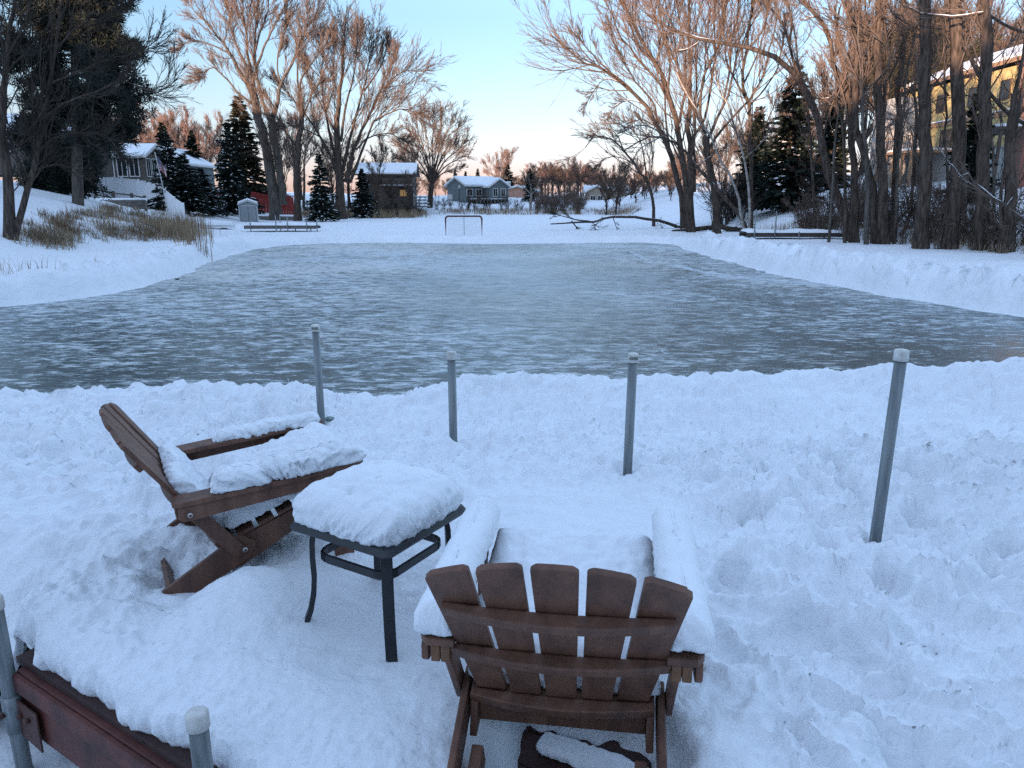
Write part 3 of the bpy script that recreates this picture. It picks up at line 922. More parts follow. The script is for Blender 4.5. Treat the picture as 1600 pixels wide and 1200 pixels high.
snow_cap('seat_snow', 'flat snow cushion on the seat of the chair seen from behind', 0.298, 0.30, 0.125, on_chair(chA, (0, 0.44, 0.355)), ra, tilt=(0, 0.26), er=0.085, seed=4, rough=0.006, n=84, prints=[(rg.uniform(-0.2, 0.2), rg.uniform(0.0, 0.24), 0.018, 0.012) for _ in range(9)], rnd=0.3)
snow_cap('arm_snow', 'crumbly thick snow on the near arm of the sideways chair', 0.062, 0.315, 0.085, on_chair(chB, (0.340, 0.445, 0.533)), rb, rx=radians(4), er=0.058, seed=5, rough=0.014, n=84, drip=0.010, lumps=0.012, rnd=0.5)
snow_cap('arm_snow', 'thin snow along the far arm of the sideways chair', 0.052, 0.26, 0.042, on_chair(chB, (-0.340, 0.49, 0.533)), rb, rx=radians(4), er=0.035, seed=6, rough=0.008, n=64, drip=0.01, lumps=0.01, rnd=0.5)
snow_cap('seat_snow', 'heaped snow filling the seat of the sideways chair', 0.272, 0.295, 0.135, on_chair(chB, (0.0, 0.45, 0.365)), rb, rx=radians(4), tilt=(0, 0.27), er=0.08, seed=7, rough=0.012, n=84, dome=0.02, lumps=0.006)
sb = snow_cap('back_snow', 'snow clinging to the lower slats of the sideways chair back', 0.250, 0.17, 0.045, (0, 0, 0), 0, er=0.04, seed=8, rough=0.008, n=70, lumps=0.005, taper=-0.10)
a25 = radians(30)
sb.rotation_euler = (chB.rotation_euler.to_matrix() @ Matrix(((-1, 0, 0), (0, -sin(a25), cos(a25)), (0, cos(a25), sin(a25)))).transposed().to_3x3()).to_euler()
sb.location = on_chair(chB, (0.0, 0.068, 0.445))
snow_cap('stretcher_snow', 'crusted snow caught between the rear legs of the sideways chair', 0.255, 0.115, 0.05, on_chair(chB, (0.0, 0.05, 0.055)), rb, rx=radians(4), tilt=(0, 0.25), er=0.04, seed=9, rough=0.010, n=56, lumps=0.006)
snow_cap('stretcher_snow', 'strip of snow under the chair seen from behind', 0.19, 0.045, 0.035, on_chair(chA, (0.10, 0.235, -0.045)), ra + radians(-20), er=0.025, seed=10, rough=0.006, n=40, lumps=0.006)

tube_obj('hockey_puck', [tuple(at_z(277, 437, ICE_Z)), tuple(at_z(277, 437, ICE_Z) + np.array([0, 0, 0.03]))], 0.055, 16, M['table'])
tag(bpy.data.objects['hockey_puck'], 'black puck lying by the left edge of the ice', 'puck')

# ------------------------------------------------------------------ hockey goal at the far end of the rink
M['goal'] = mat_basic('faded red goal pipe', (0.075, 0.022, 0.020), (0.13, 0.04, 0.034), 0.5, 6, bump=0)
M['net'] = mat_basic('white cord', (0.55, 0.55, 0.55), (0.7, 0.7, 0.7), 0.8, 6, bump=0)
gp = at_z(725, 374, LAKE_Z)
goal = empty('hockey_goal', (gp[0], gp[1], LAKE_Z - 0.04), radians(2), 'red tube hockey goal with loose net at the far end of the rink', 'hockey goal')
w_, h_, r_ = 0.94, 1.22, 0.14
pts = [(-w_, 0, 0), (-w_, 0, h_ - r_)] + [(-w_ + r_ - r_ * cos(a), 0, h_ - r_ + r_ * sin(a)) for a in np.linspace(0.2, pi / 2, 5)] + [(w_ - r_ + r_ * sin(a), 0, h_ - r_ + r_ * cos(a)) for a in np.linspace(0, pi / 2 - 0.2, 5)] + [(w_, 0, h_ - r_), (w_, 0, 0)]
tube_obj('front_frame', pts, 0.046, 10, M['goal'], goal)
tube_obj('back_post', [(0, 0.02, h_), (0, 0.45, h_ - 0.05), (0, 0.8, 0.05)], 0.022, 8, M['net'], goal)
tube_obj('base_frame', [(-w_, 0, 0.03), (-w_ * 0.8, 0.7, 0.03), (0, 0.85, 0.03), (w_ * 0.8, 0.7, 0.03), (w_, 0, 0.03)], 0.025, 8, M['goal'], goal)
ac = Acc()
for i in range(33):
    f = -1 + 2 * i / 32
    P = np.array([[f * w_, 0.01, h_], [f * w_ * 0.95, 0.35, h_ - 0.02], [f * w_ * 0.86, 0.8 - 0.1 * f * f, 0.04]])[None]
    ac.add(*tubes(P, np.full((1, 3), 0.003), 3))
for j in range(20):
    g = j / 19
    P = np.array([[f * w_ * (1 - 0.14 * g), 0.01 + 0.34 * min(1, g * 2) + 0.45 * max(0, g - 0.3) - 0.1 * f * f * g, h_ - 0.02 * g - 1.16 * max(0, g - 0.25) / 0.75] for f in np.linspace(-1, 1, 9)])[None]
    ac.add(*tubes(P, np.full((1, 9), 0.003), 3))
tag(link('net', ac.mesh('net', M['net'])), kind='stuff').parent = goal
# ------------------------------------------------------------------ trees
def resample(pts, K):
    """smooth curve through pts, K samples"""
    p = np.array(pts, float)
    if len(p) == 2:
        t = np.linspace(0, 1, K)[:, None]
        return p[0] * (1 - t) + p[1] * t
    q = np.concatenate([[2 * p[0] - p[1]], p, [2 * p[-1] - p[-2]]])
    seg = np.linalg.norm(np.diff(p, axis=0), axis=1)
    cum = np.concatenate([[0], np.cumsum(seg)])
    out = []
    for d in np.linspace(0, cum[-1], K):
        i = min(np.searchsorted(cum, d, side='right') - 1, len(p) - 2)
        t = (d - cum[i]) / seg[i]
        a, b, c, e = q[i], q[i + 1], q[i + 2], q[i + 3]
        out.append(0.5 * (2 * b + (c - a) * t + (2 * a - 5 * b + 4 * c - e) * t * t + (3 * b - a - 3 * c + e) * t ** 3))
    return np.array(out)

def spawn(P, R, n, t0, lf, ang, up, K, wig, rend, rng, rmax=1.0, t1=1.0, lmax=99.0):
    N, Kp, _ = P.shape
    t = rng.uniform(t0, t1, (N, n)) ** 0.9
    k = np.clip(t * (Kp - 1), 0, Kp - 1.001)
    i = k.astype(int)
    f = (k - i)[..., None]
    r_ = np.arange(N)[:, None]
    pos = P[r_, i] * (1 - f) + P[r_, i + 1] * f
    tan = P[r_, i + 1] - P[r_, i]
    tan = tan / (np.linalg.norm(tan, axis=2, keepdims=True) + 1e-9)
    rad = R[r_, i] * (1 - f[..., 0]) + R[r_, i + 1] * f[..., 0]
    Lp = np.linalg.norm(np.diff(P, axis=1), axis=2).sum(1)[:, None]
    v = rng.normal(size=pos.shape)
    v -= (v * tan).sum(2, keepdims=True) * tan
    v /= np.linalg.norm(v, axis=2, keepdims=True) + 1e-9
    a = rng.normal(ang, 0.16, (N, n, 1))
    d = np.cos(a) * tan + np.sin(a) * v
    L = np.minimum(Lp * lf * (1 - 0.5 * t) * rng.uniform(0.55, 1.35, (N, n)), lmax)
    M_ = N * n
    d = d.reshape(M_, 3)
    p = pos.reshape(M_, 3).copy()
    st = (L.reshape(M_, 1)) / (K - 1)
    C = np.empty((M_, K, 3))
    C[:, 0] = p
    for j in range(1, K):
        d = d + rng.normal(0, wig, (M_, 3)) + np.array([0, 0, up])
        d /= np.linalg.norm(d, axis=1, keepdims=True)
        p = p + d * st
        C[:, j] = p
    r0 = np.minimum(np.minimum(rad.reshape(M_) * 0.55, L.reshape(M_) * 0.0085 + 0.006), rmax)
    r0 = np.maximum(r0, rend)
    Rr = r0[:, None] * (1 - np.linspace(0, 1, K)[None]) + rend * np.linspace(0, 1, K)[None]
    return C, Rr

def spikes(P, R):
    """fine twigs as slim three sided spikes; P (N,2,3)"""
    N = len(P)
    V, F = tubes(P, np.stack([R[:, 0], R[:, 0] * 0.3], 1), 3)
    V = V.reshape(N, 2, 3, 3)
    V = np.concatenate([V[:, 0], V[:, 1].mean(1, keepdims=True)], 1).reshape(-1, 3)
    b = np.arange(N)[:, None] * 4
    T = np.concatenate([b + np.array([[0, 1, 3]]), b + np.array([[1, 2, 3]]), b + np.array([[2, 0, 3]])])
    return V, [T]

def limbs_to_meshes(limbs, seed, nb=14, nt=9, nf=5, blf=0.42, up=0.10, wig=0.11, bt0=0.22, ang=0.52, rf=0.010, bark='bark', twig='twig', snow=0.0, fl=0.72, rs=0.66, sides=7, droop=0.0, bmax=8.1):
    rng = np.random.default_rng(seed)
    K = 14
    trunk, crown, sn = Acc(), Acc(), Acc()
    Ps, Rs = [], []
    for pts, r0, r1 in limbs:
        P = resample(pts, K)
        L = np.linalg.norm(np.diff(P, axis=0), axis=1).sum()
        w = rng.normal(0, 0.006 * L, (K, 3))
        w[0] = 0
        P = P + w * np.linspace(0.2, 1, K)[:, None]
        if len(Ps): r0, r1 = r0 * rs, min(r1, 0.03) if r1 < 0.07 else r1
        R = r0 + (r1 - r0) * np.linspace(0, 1, K) ** 0.8
        if r0 > 0.2: R[0] *= 1.35; R[1] *= 1.08
        Ps.append(P); Rs.append(R)
    P, R = np.array(Ps), np.array(Rs)
    trunk.add(*tubes(P, R, sides))
    B, BR = spawn(P, R, nb, bt0, blf, ang, up, 7, wig, 0.012, rng, 0.08, lmax=bmax)
    B2, BR2 = spawn(P, R, max(3, nb // 2), 0.75, blf * 0.8, ang * 0.6, up, 7, wig, 0.010, rng, 0.045, lmax=bmax * 0.75)
    B, BR = np.concatenate([B, B2]), np.concatenate([BR, BR2])
    crown.add(*tubes(B, BR, 4))
    T, TR = spawn(B, BR, nt, 0.12, 0.55, 0.46, up * 0.8 - droop, 4, wig * 0.8, rf, rng, 0.018)
    crown.add(*tubes(T, TR, 3))
    if nf:
        Fi, FR = spawn(T, TR, nf, 0.1, fl, 0.40, up * 0.5 - droop, 2, wig * 0.6, rf * 0.7, rng, 0.02)
        crown.add(*spikes(Fi, np.maximum(FR, rf * 0.8)))
    if snow > 0:
        for p, r in zip(Ps, Rs):
            d = np.gradient(p, axis=0)
            hz = np.linalg.norm(d[:, :2], axis=1) / (np.linalg.norm(d, axis=1) + 1e-9)
            m = hz > (1 - snow)
            run = []
            for i in range(K + 1):
                if i < K and m[i]: run.append(i)
                else:
                    if len(run) > 2:
                        q = p[run] + np.array([0, 0, 1.0]) * (r[run] * 0.55 + 0.012)[:, None]
                        rr = (r[run] * 0.55 + 0.004) * rng.uniform(0.35, 1.05, len(run))
                        rr[0] *= 0.3; rr[-1] *= 0.3
                        sn.add(*tubes(q[None], rr[None], 6))
                    run = []
    return trunk, crown, sn

TREE_N = 0
def hero_tree(label, D, limbs, group=None, name='bare_tree', dspread=0.35, base_z=None, **kw):
    """limbs: (photo points, start radius, end radius); each limb leaves the plane of its trunk by its own amount"""
    global TREE_N
    TREE_N += 1
    seed = 100 + TREE_N
    rng = np.random.default_rng(seed)
    W, prev = [], None
    for li, (pp, r0, r1) in enumerate(limbs):
        p = np.array([at_d(x, y, D) for x, y in pp])
        ln = np.concatenate([[0], np.cumsum(np.linalg.norm(np.diff(p, axis=0), axis=1))])
        y0 = 0.0
        if prev is not None:
            d = np.hypot(prev[:, 0] - p[0, 0], prev[:, 2] - p[0, 2])
            k = int(np.argmin(d))
            if d[k] < 1.6: y0 = prev[k, 1] - D
        sp = rng.uniform(-1, 1) * dspread if li else rng.uniform(-0.3, 0.3) * dspread * 0.3
        dy = y0 + sp * ln * (0.4 + 0.6 * ln / ln[-1])
        # keep the line of sight: points move along their own sight line
        q = np.array([at_d(x, y, D + g) for (x, y), g in zip(pp, dy)])
        if li == 0:
            bz = G(q[0, 0], q[0, 1]) - 0.25
            q[0, 2] = min(q[0, 2], bz) if base_z is None else base_z
        W.append((q, r0, r1))
        rs = resample(q, 24)
        prev = rs if prev is None else np.concatenate([prev, rs])
    base = W[0][0][0].copy()
    W = [(q - base, a, b) for q, a, b in W]
    tr, cw, sn = limbs_to_meshes(W, seed, **kw)
    t = empty(name, tuple(base), 0, label, 'tree', group)
    link('trunk', tr.mesh('trunk', M[kw.get('bark', 'bark')]), t)
    link('crown', cw.mesh('crown', M[kw.get('twig', 'twig')]), t)
    if sn.n: tag(link('branch_snow', sn.mesh('branch_snow', M['tree_snow']), t), kind='stuff')
    return t

def z2(l):   # enlargement of the left trees
    return [(300 + x / 3.159, y / 3.159) for x, y in l]
def z4(l):   # enlargement of the right trees
    return [(840 + x / 3.0, y / 3.0) for x, y in l]
def z5(l):
    return [(1200 + x / 2.857, y / 2.857) for x, y in l]
def z1(l):
    return [(x / 2.607, y / 2.607) for x, y in l]

# --- left shore
hero_tree('huge twin trunked cottonwood by the grey shed, taller than the picture', 74, [
    (z2([(415, 1020), (385, 820), (345, 640), (312, 500), (290, 430)]), 0.62, 0.36),
    (z2([(452, 1010), (428, 820), (400, 640), (392, 590)]), 0.52, 0.34),
    (z2([(292, 440), (245, 370), (180, 250), (110, 160), (40, 80), (-30, 0)]), 0.34, 0.05),
    (z2([(305, 480), (300, 380), (275, 280), (265, 150), (245, 0), (230, -120)]), 0.32, 0.06),
    (z2([(305, 520), (230, 460), (165, 385), (100, 335), (30, 400)]), 0.20, 0.04),
    (z2([(392, 600), (355, 520), (325, 400), (312, 260), (318, 100), (340, -80)]), 0.34, 0.06),
    (z2([(395, 595), (425, 510), (435, 420), (480, 350), (535, 210), (590, 110), (640, 10)]), 0.30, 0.05),
    (z2([(320, 330), (370, 200), (430, 90), (480, -40)]), 0.20, 0.04),
    (z2([(270, 330), (210, 200), (180, 80), (160, -80)]), 0.22, 0.05),
    (z2([(180, 260), (90, 220), (0, 200), (-70, 240)]), 0.13, 0.03),
    (z2([(300, 300), (330, 180), (370, 60), (390, -90)]), 0.20, 0.04),
    (z2([(440, 420), (420, 320), (440, 200), (480, 90)]), 0.14, 0.03),
], nb=20, nt=11, nf=5, bark='bark_grey', bt0=0.25, rf=0.016, bmax=6.8)
hero_tree('slender dark forked tree right of the twin cottonwood', 72, [
    (z2([(522, 1050), (515, 880), (522, 740), (540, 600), (540, 500)]), 0.36, 0.22),
    (z2([(540, 510), (538, 400), (600, 300), (660, 240), (700, 190)]), 0.2, 0.04),
    (z2([(522, 740), (470, 660), (430, 600), (400, 520), (360, 470)]), 0.17, 0.04),
    (z2([(540, 590), (580, 500), (620, 420), (680, 400)]), 0.15, 0.03),
    (z2([(540, 500), (520, 380), (530, 260), (560, 160), (570, 60)]), 0.17, 0.04),
    (z2([(552, 1030), (555, 860), (560, 740), (600, 660), (640, 560)]), 0.22, 0.05),
], nb=16, nt=9, nf=4, bark='bark', twig='twig', rf=0.015, bmax=5.4)
hero_tree('broad many stemmed cottonwood with rounded crown on left shore', 78, [
    (z2([(735, 1060), (730, 900), (715, 720), (720, 560), (735, 400), (745, 260), (755, 150)]), 0.6, 0.05),
    (z2([(760, 900), (800, 740), (860, 600), (900, 500), (960, 420), (1040, 350), (1100, 350)]), 0.34, 0.04),
    (z2([(720, 850), (660, 720), (600, 620), (540, 540), (470, 460), (420, 420)]), 0.30, 0.04),
    (z2([(718, 820), (680, 660), (650, 500), (640, 350), (650, 210)]), 0.28, 0.04),
    (z2([(745, 840), (790, 640), (840, 460), (870, 320), (890, 200)]), 0.30, 0.04),
    (z2([(780, 900), (850, 720), (900, 600), (1000, 545), (1080, 545), (1140, 580)]), 0.26, 0.03),
    (z2([(735, 700), (760, 520), (800, 360), (820, 170)]), 0.24, 0.04),
    (z2([(860, 600), (920, 480), (980, 330), (1010, 250)]), 0.18, 0.03),
    (z2([(700, 640), (640, 520), (580, 400), (560, 300)]), 0.18, 0.03),
    (z2([(810, 740), (870, 680), (960, 660), (1050, 690)]), 0.14, 0.03),
    (z2([(735, 520), (700, 380), (700, 250), (690, 170)]), 0.18, 0.03),
    (z2([(850, 450), (930, 330), (960, 230), (960, 200)]), 0.16, 0.03),
    (z2([(640, 680), (560, 640), (480, 620), (440, 640)]), 0.12, 0.03),
], nb=19, nt=11, nf=5, rf=0.016, bmax=6.1, bt0=0.3)
hero_tree('fan shaped bare tree standing alone on the far snowy bank', 108, [
    (z2([(1175, 1040), (1178, 960), (1185, 900)]), 0.42, 0.34),
] + [(z2([(1185, 910), (1185 + 0.35 * (ex - 1185), 910 + 0.42 * (ey - 910) - 20), (ex, ey)]), 0.22, 0.035) for ex, ey in
     ((1010, 700), (1050, 620), (1090, 580), (1140, 555), (1190, 550), (1240, 555), (1290, 580), (1330, 620), (1365, 690), (1360, 760), (1010, 780), (1110, 680), (1240, 690), (1300, 700), (1060, 830), (1330, 830))],
    nb=13, nt=8, nf=4, rf=0.02, bmax=4.6, bt0=0.3, up=0.05)

# --- the forked tree in front of the pine, far left
hero_tree('dark V shaped tree at the left edge in front of the pine', 29, [
    (z1([(45, 1012), (40, 930), (30, 760), (22, 640), (12, 500), (22, 330), (30, 200), (45, 60), (55, -60)]), 0.24, 0.05),
    (z1([(52, 1000), (75, 910), (115, 770), (145, 640), (180, 480), (205, 340), (225, 200), (240, 60), (250, -60)]), 0.22, 0.05),
    (z1([(180, 480), (260, 420), (380, 380), (500, 330), (640, 380), (720, 330)]), 0.07, 0.015),
    (z1([(225, 200), (320, 110), (430, 70), (530, 30)]), 0.06, 0.012),
    (z1([(205, 340), (300, 300), (420, 250), (560, 210), (640, 160)]), 0.06, 0.012),
    (z1([(22, 330), (-30, 230), (-60, 120)]), 0.07, 0.02),
    (z1([(150, 620), (230, 560), (330, 540), (430, 560), (500, 620)]), 0.06, 0.012),
    (z1([(28, 230), (90, 120), (130, -20)]), 0.07, 0.02),
    (z1([(30, 640), (100, 560), (160, 470), (190, 380)]), 0.05, 0.012),
    (z1([(130, 700), (220, 670), (300, 690), (360, 730)]), 0.04, 0.01),
], nb=17, nt=8, nf=4, rf=0.007, bark='bark', twig='twig_dark', bmax=3.5, droop=0.03, dspread=0.2, bt0=0.12)

# --- right shore
R_D = 44
hero_tree('cottonwood leaning far out over the lake, leftmost on the right shore', R_D + 8, [
    (z4([(692, 1045), (680, 960), (655, 840), (610, 690), (560, 580), (500, 490), (400, 395), (280, 325), (190, 260), (70, 170)]), 0.266, 0.040),
    (z4([(500, 490), (420, 400), (330, 330), (240, 240), (160, 150)]), 0.111, 0.030),
    (z4([(560, 580), (540, 480), (450, 370), (370, 230), (330, 130)]), 0.118, 0.030),
    (z4([(400, 395), (320, 370), (260, 430), (215, 510)]), 0.067, 0.020),
    (z4([(620, 720), (600, 560), (590, 430), (560, 300), (480, 180)]), 0.133, 0.030),
    (z4([(500, 490), (430, 470), (360, 500), (330, 560)]), 0.052, 0.020),
], nb=15, nt=8, nf=5, rf=0.0096, bmax=4.9, snow=0.35)
hero_tree('tall cottonwood sweeping up left, lit pink at its top', R_D + 6, [
    (z4([(712, 1010), (705, 900), (670, 700), (650, 580), (610, 430), (560, 310), (500, 215), (440, 110), (380, -10), (340, -90)]), 0.281, 0.060),
    (z4([(655, 590), (580, 400), (480, 290), (400, 180), (340, 60), (310, -40)]), 0.148, 0.040),
    (z4([(610, 430), (620, 280), (580, 120), (560, -40)]), 0.133, 0.040),
    (z4([(560, 310), (470, 210), (420, 60), (400, -60)]), 0.111, 0.030),
    (z4([(690, 800), (620, 660), (560, 600), (480, 560), (420, 580)]), 0.089, 0.025),
    (z4([(655, 600), (690, 430), (690, 240), (660, 60), (650, -60)]), 0.148, 0.040),
], nb=16, nt=8, nf=5, rf=0.0096, bmax=4.9, twig='twig_red')
hero_tree('upright cottonwood with several straight stems, left middle of right shore', R_D + 4, [
    (z4([(725, 980), (715, 760), (705, 560), (715, 300), (705, 120), (700, -60)]), 0.266, 0.059),
    (z4([(735, 900), (735, 640), (745, 400), (745, 200), (770, -40)]), 0.163, 0.050),
    (z4([(722, 650), (780, 560), (810, 420), (830, 250), (825, 60), (840, -60)]), 0.148, 0.050),
    (z4([(715, 460), (660, 330), (640, 180), (600, 20), (590, -60)]), 0.118, 0.040),
    (z4([(740, 520), (780, 380), (790, 200), (810, 40)]), 0.104, 0.030),
], nb=15, nt=8, nf=4, rf=0.0096, bmax=4.3, twig='twig_red')
hero_tree('cottonwood with trunk forking low into a wide fan, middle of right shore', R_D + 2, [
    (z4([(845, 1050), (830, 900), (800, 760), (790, 640)]), 0.252, 0.192),
    (z4([(790, 650), (760, 520), (780, 360), (850, 200), (880, 60), (900, -60)]), 0.148, 0.050),
    (z4([(795, 660), (850, 540), (900, 430), (930, 280), (980, 150), (1010, 20), (1030, -60)]), 0.148, 0.050),
    (z4([(800, 700), (870, 600), (960, 500), (1040, 400), (1080, 270), (1110, 120), (1120, -40)]), 0.126, 0.040),
    (z4([(790, 640), (730, 500), (690, 380), (620, 240), (560, 120), (530, 0)]), 0.118, 0.040),
    (z4([(870, 480), (900, 330), (910, 180), (940, 60), (930, -60)]), 0.104, 0.030),
], nb=16, nt=8, nf=5, rf=0.0096, bmax=4.6, twig='twig_red')
hero_tree('snow dusted trunk arching low out over the lake from the small dock', R_D - 1, [
    (z4([(1008, 1064), (940, 1000), (870, 920), (800, 840), (740, 770), (690, 710), (640, 675), (590, 650), (540, 642), (470, 665), (400, 710)]), 0.141, 0.030),
    (z4([(690, 712), (620, 640), (560, 650), (480, 700), (440, 760)]), 0.059, 0.020),
    (z4([(750, 778), (800, 740), (870, 700)]), 0.037, 0.015),
    (z4([(590, 650), (540, 600), (460, 590), (380, 640)]), 0.044, 0.015),
], nb=8, nt=6, nf=4, rf=0.0088, bmax=3.0, snow=0.55)
hero_tree('small drooping willow like tree leaning left over the ice', R_D + 14, [
    (z4([(548, 1000), (540, 930), (510, 850), (455, 770), (400, 700), (340, 650), (280, 640), (225, 690)]), 0.148, 0.030),
    (z4([(510, 850), (500, 740), (480, 660), (430, 600), (340, 580)]), 0.096, 0.025),
    (z4([(455, 770), (390, 740), (320, 740), (270, 790)]), 0.067, 0.020),
    (z4([(520, 860), (540, 740), (530, 640), (560, 580)]), 0.081, 0.025),
    (z4([(400, 700), (370, 630), (310, 600), (250, 640)]), 0.059, 0.020),
], nb=13, nt=7, nf=4, rf=0.0112, bmax=4.1, droop=0.04)
hero_tree('white barked birch leaning left across the dark thicket', R_D - 2, [
    (z4([(985, 990), (930, 890), (870, 770), (820, 670), (785, 600), (735, 500), (690, 430), (650, 330)]), 0.092, 0.030),
    (z4([(800, 640), (740, 600), (700, 560)]), 0.030, 0.012),
    (z4([(870, 770), (900, 690), (960, 640)]), 0.022, 0.010),
], name='birch_tree', nb=10, nt=5, nf=4, bark='birch', twig='twig', rf=0.0064, bmax=2.4)
hero_tree('white barked birch standing steeper, right of the leaning birch', R_D - 2.5, [
    (z4([(1008, 960), (985, 850), (965, 740), (940, 640), (915, 560), (890, 480), (850, 390), (830, 300)]), 0.085, 0.030),
    (z4([(940, 640), (990, 560), (1060, 520)]), 0.026, 0.010),
    (z4([(965, 740), (1020, 700), (1070, 640), (1110, 560), (1130, 470)]), 0.030, 0.012),
], name='birch_tree', nb=10, nt=5, nf=4, bark='birch', twig='twig', rf=0.0064, bmax=2.4)
hero_tree('straight trunk behind the birches with orange lit top', R_D + 3, [
    (z4([(1005, 1000), (1000, 800), (995, 600), (985, 470), (960, 380), (965, 260), (1000, 120), (1010, -50)]), 0.178, 0.052),
    (z4([(985, 480), (930, 380), (890, 300), (870, 150), (860, 0)]), 0.089, 0.030),
    (z4([(990, 500), (1060, 420), (1120, 330), (1150, 200), (1170, 60)]), 0.089, 0.030),
    (z4([(962, 400), (1010, 300), (1060, 160), (1080, 0)]), 0.089, 0.030),
    (z4([(1000, 700), (1080, 560), (1130, 440), (1200, 330)]), 0.074, 0.020),
], nb=17, nt=8, nf=5, rf=0.0088, bmax=4.1, twig='twig_red')
hero_tree('big leaning trunk whose long limb arches left over the birches', 38, [
    (z5([(388, 1010), (340, 940), (290, 840), (262, 720), (245, 600), (205, 470), (150, 370), (100, 310), (40, 262), (-20, 228)]) + z4([(870, 205), (760, 195), (680, 165), (600, 115), (520, 60)]), 0.266, 0.050),
    (z5([(225, 530), (160, 390), (115, 270), (80, 140), (40, 70), (-20, 0), (-50, -50)]), 0.163, 0.052),
    (z5([(95, 200), (105, 100), (90, 20), (70, -60)]), 0.089, 0.040),
    (z4([(1000, 215), (1060, 130), (1080, 0), (1090, -60)]), 0.067, 0.030),
    (z4([(760, 195), (700, 230), (640, 240)]), 0.037, 0.015),
], nb=10, nt=5, nf=4, rf=0.0072, bmax=3.8, snow=0.5, dspread=0.15)
hero_tree('crooked trunk with a broken burl, right of the big leaning one', 37, [
    (z5([(395, 1010), (385, 800), (365, 560), (350, 420), (335, 340), (290, 270), (270, 170), (245, 90), (170, 20), (120, -40)]), 0.222, 0.067),
    (z5([(250, 95), (200, 75), (160, 90)]), 0.059, 0.020),
    (z5([(350, 420), (420, 340), (480, 230), (560, 120), (600, 20)]), 0.081, 0.030),
    (z5([(340, 350), (300, 420), (240, 440), (200, 400)]), 0.044, 0.020),
], nb=9, nt=5, nf=4, rf=0.0072, bmax=3.4, snow=0.3, dspread=0.15)
hero_tree('trunk bowed left then right in the dense right hand grove', 36, [
    (z5([(492, 1035), (470, 880), (435, 720), (400, 560), (388, 470), (400, 330), (395, 220), (365, 100), (330, -20), (310, -80)]), 0.237, 0.089),
    (z5([(388, 470), (440, 380), (450, 240), (440, 100), (430, -60)]), 0.118, 0.050),
    (z5([(400, 300), (330, 200), (300, 100), (310, -20)]), 0.074, 0.030),
], nb=8, nt=5, nf=4, rf=0.0072, bmax=3.2, dspread=0.15)
hero_tree('thick straight trunk at the heart of the right hand grove', 35.5, [
    (z5([(528, 1020), (510, 760), (495, 520), (492, 340), (490, 160), (495, -80)]), 0.252, 0.148),
    (z5([(520, 500), (520, 300), (525, 120), (520, -80)]), 0.118, 0.059),
    (z5([(530, 360), (575, 280), (600, 180), (610, 60)]), 0.074, 0.030),
    (z5([(495, 520), (440, 430), (400, 330), (330, 260)]), 0.052, 0.020),
], nb=8, nt=5, nf=4, rf=0.0072, bmax=3.2, dspread=0.15)
hero_tree('slim straight trunk just left of the thick furrowed one', 37, [
    (z5([(568, 1000), (572, 800), (578, 600), (590, 400), (598, 200), (605, -60)]), 0.192, 0.096),
    (z5([(585, 500), (640, 400), (700, 330), (760, 200)]), 0.052, 0.020),
    (z5([(598, 250), (540, 160), (500, 40)]), 0.052, 0.020),
    (z5([(655, 830), (660, 640), (668, 500), (650, 430), (600, 380)]), 0.096, 0.030),
], nb=8, nt=5, nf=4, rf=0.0072, bmax=3.0, dspread=0.15)
hero_tree('thick furrowed trunk left of the yellow house wall', 32.5, [
    (z5([(692, 1050), (698, 850), (704, 640), (702, 400), (700, 180), (696, -90)]), 0.296, 0.207),
    (z5([(700, 480), (640, 500), (580, 540), (520, 580)]), 0.037, 0.015),
    (z5([(698, 200), (640, 120), (560, 60), (520, -30)]), 0.067, 0.030),
    (z5([(702, 300), (780, 240), (850, 200), (900, 150)]), 0.044, 0.020),
], nb=7, nt=5, nf=4, rf=0.0064, bmax=3.0, dspread=0.15)
hero_tree('thick straight trunk in front of the yellow house wall', 32, [
    (z5([(828, 985), (845, 820), (852, 600), (846, 380), (842, 160), (842, -90)]), 0.296, 0.222),
    (z5([(845, 60), (800, 20), (770, -60)]), 0.104, 0.060),
    (z5([(848, 420), (900, 430), (935, 460)]), 0.037, 0.030),
    (z5([(846, 430), (780, 440), (720, 460), (640, 480), (540, 560)]), 0.033, 0.012),
], nb=6, nt=5, nf=4, rf=0.0064, bmax=2.7, dspread=0.12, bt0=0.5)
hero_tree('straight grey trunk in front of the brick chimney', 31, [
    (z5([(955, 1085), (958, 900), (962, 700), (966, 480), (972, 240), (976, -90)]), 0.274, 0.207),
    (z5([(970, 150), (920, 80), (880, 20), (860, -40)]), 0.081, 0.040),
    (z5([(868, 185), (900, 250), (945, 340), (1000, 430), (1060, 490), (1143, 555), (1200, 610)]), 0.096, 0.074),
    (z5([(1180, 150), (1100, 130), (1040, 100), (980, 60), (900, 65), (800, 72), (700, 62), (600, 30)]), 0.096, 0.030),
    (z5([(970, 300), (1040, 240), (1100, 170), (1160, 60)]), 0.037, 0.015),
], nb=7, nt=5, nf=4, rf=0.0064, bmax=2.7, dspread=0.10, bt0=0.35, snow=0.4)
hero_tree('snow topped limb slanting down into frame at the far right', 27, [
    (z5([(1290, 1130), (1143, 985), (1060, 925), (1000, 885), (940, 835), (890, 775), (850, 790)]), 0.111, 0.030),
    (z5([(1000, 885), (1010, 960), (1040, 1010)]), 0.037, 0.015),
    (z5([(940, 835), (880, 810), (830, 750), (760, 660)]), 0.026, 0.010),
    (z5([(1060, 925), (1110, 850), (1130, 760)]), 0.022, 0.010),
], nb=5, nt=5, nf=3, rf=0.0056, bmax=1.9, dspread=0.1, snow=0.6)
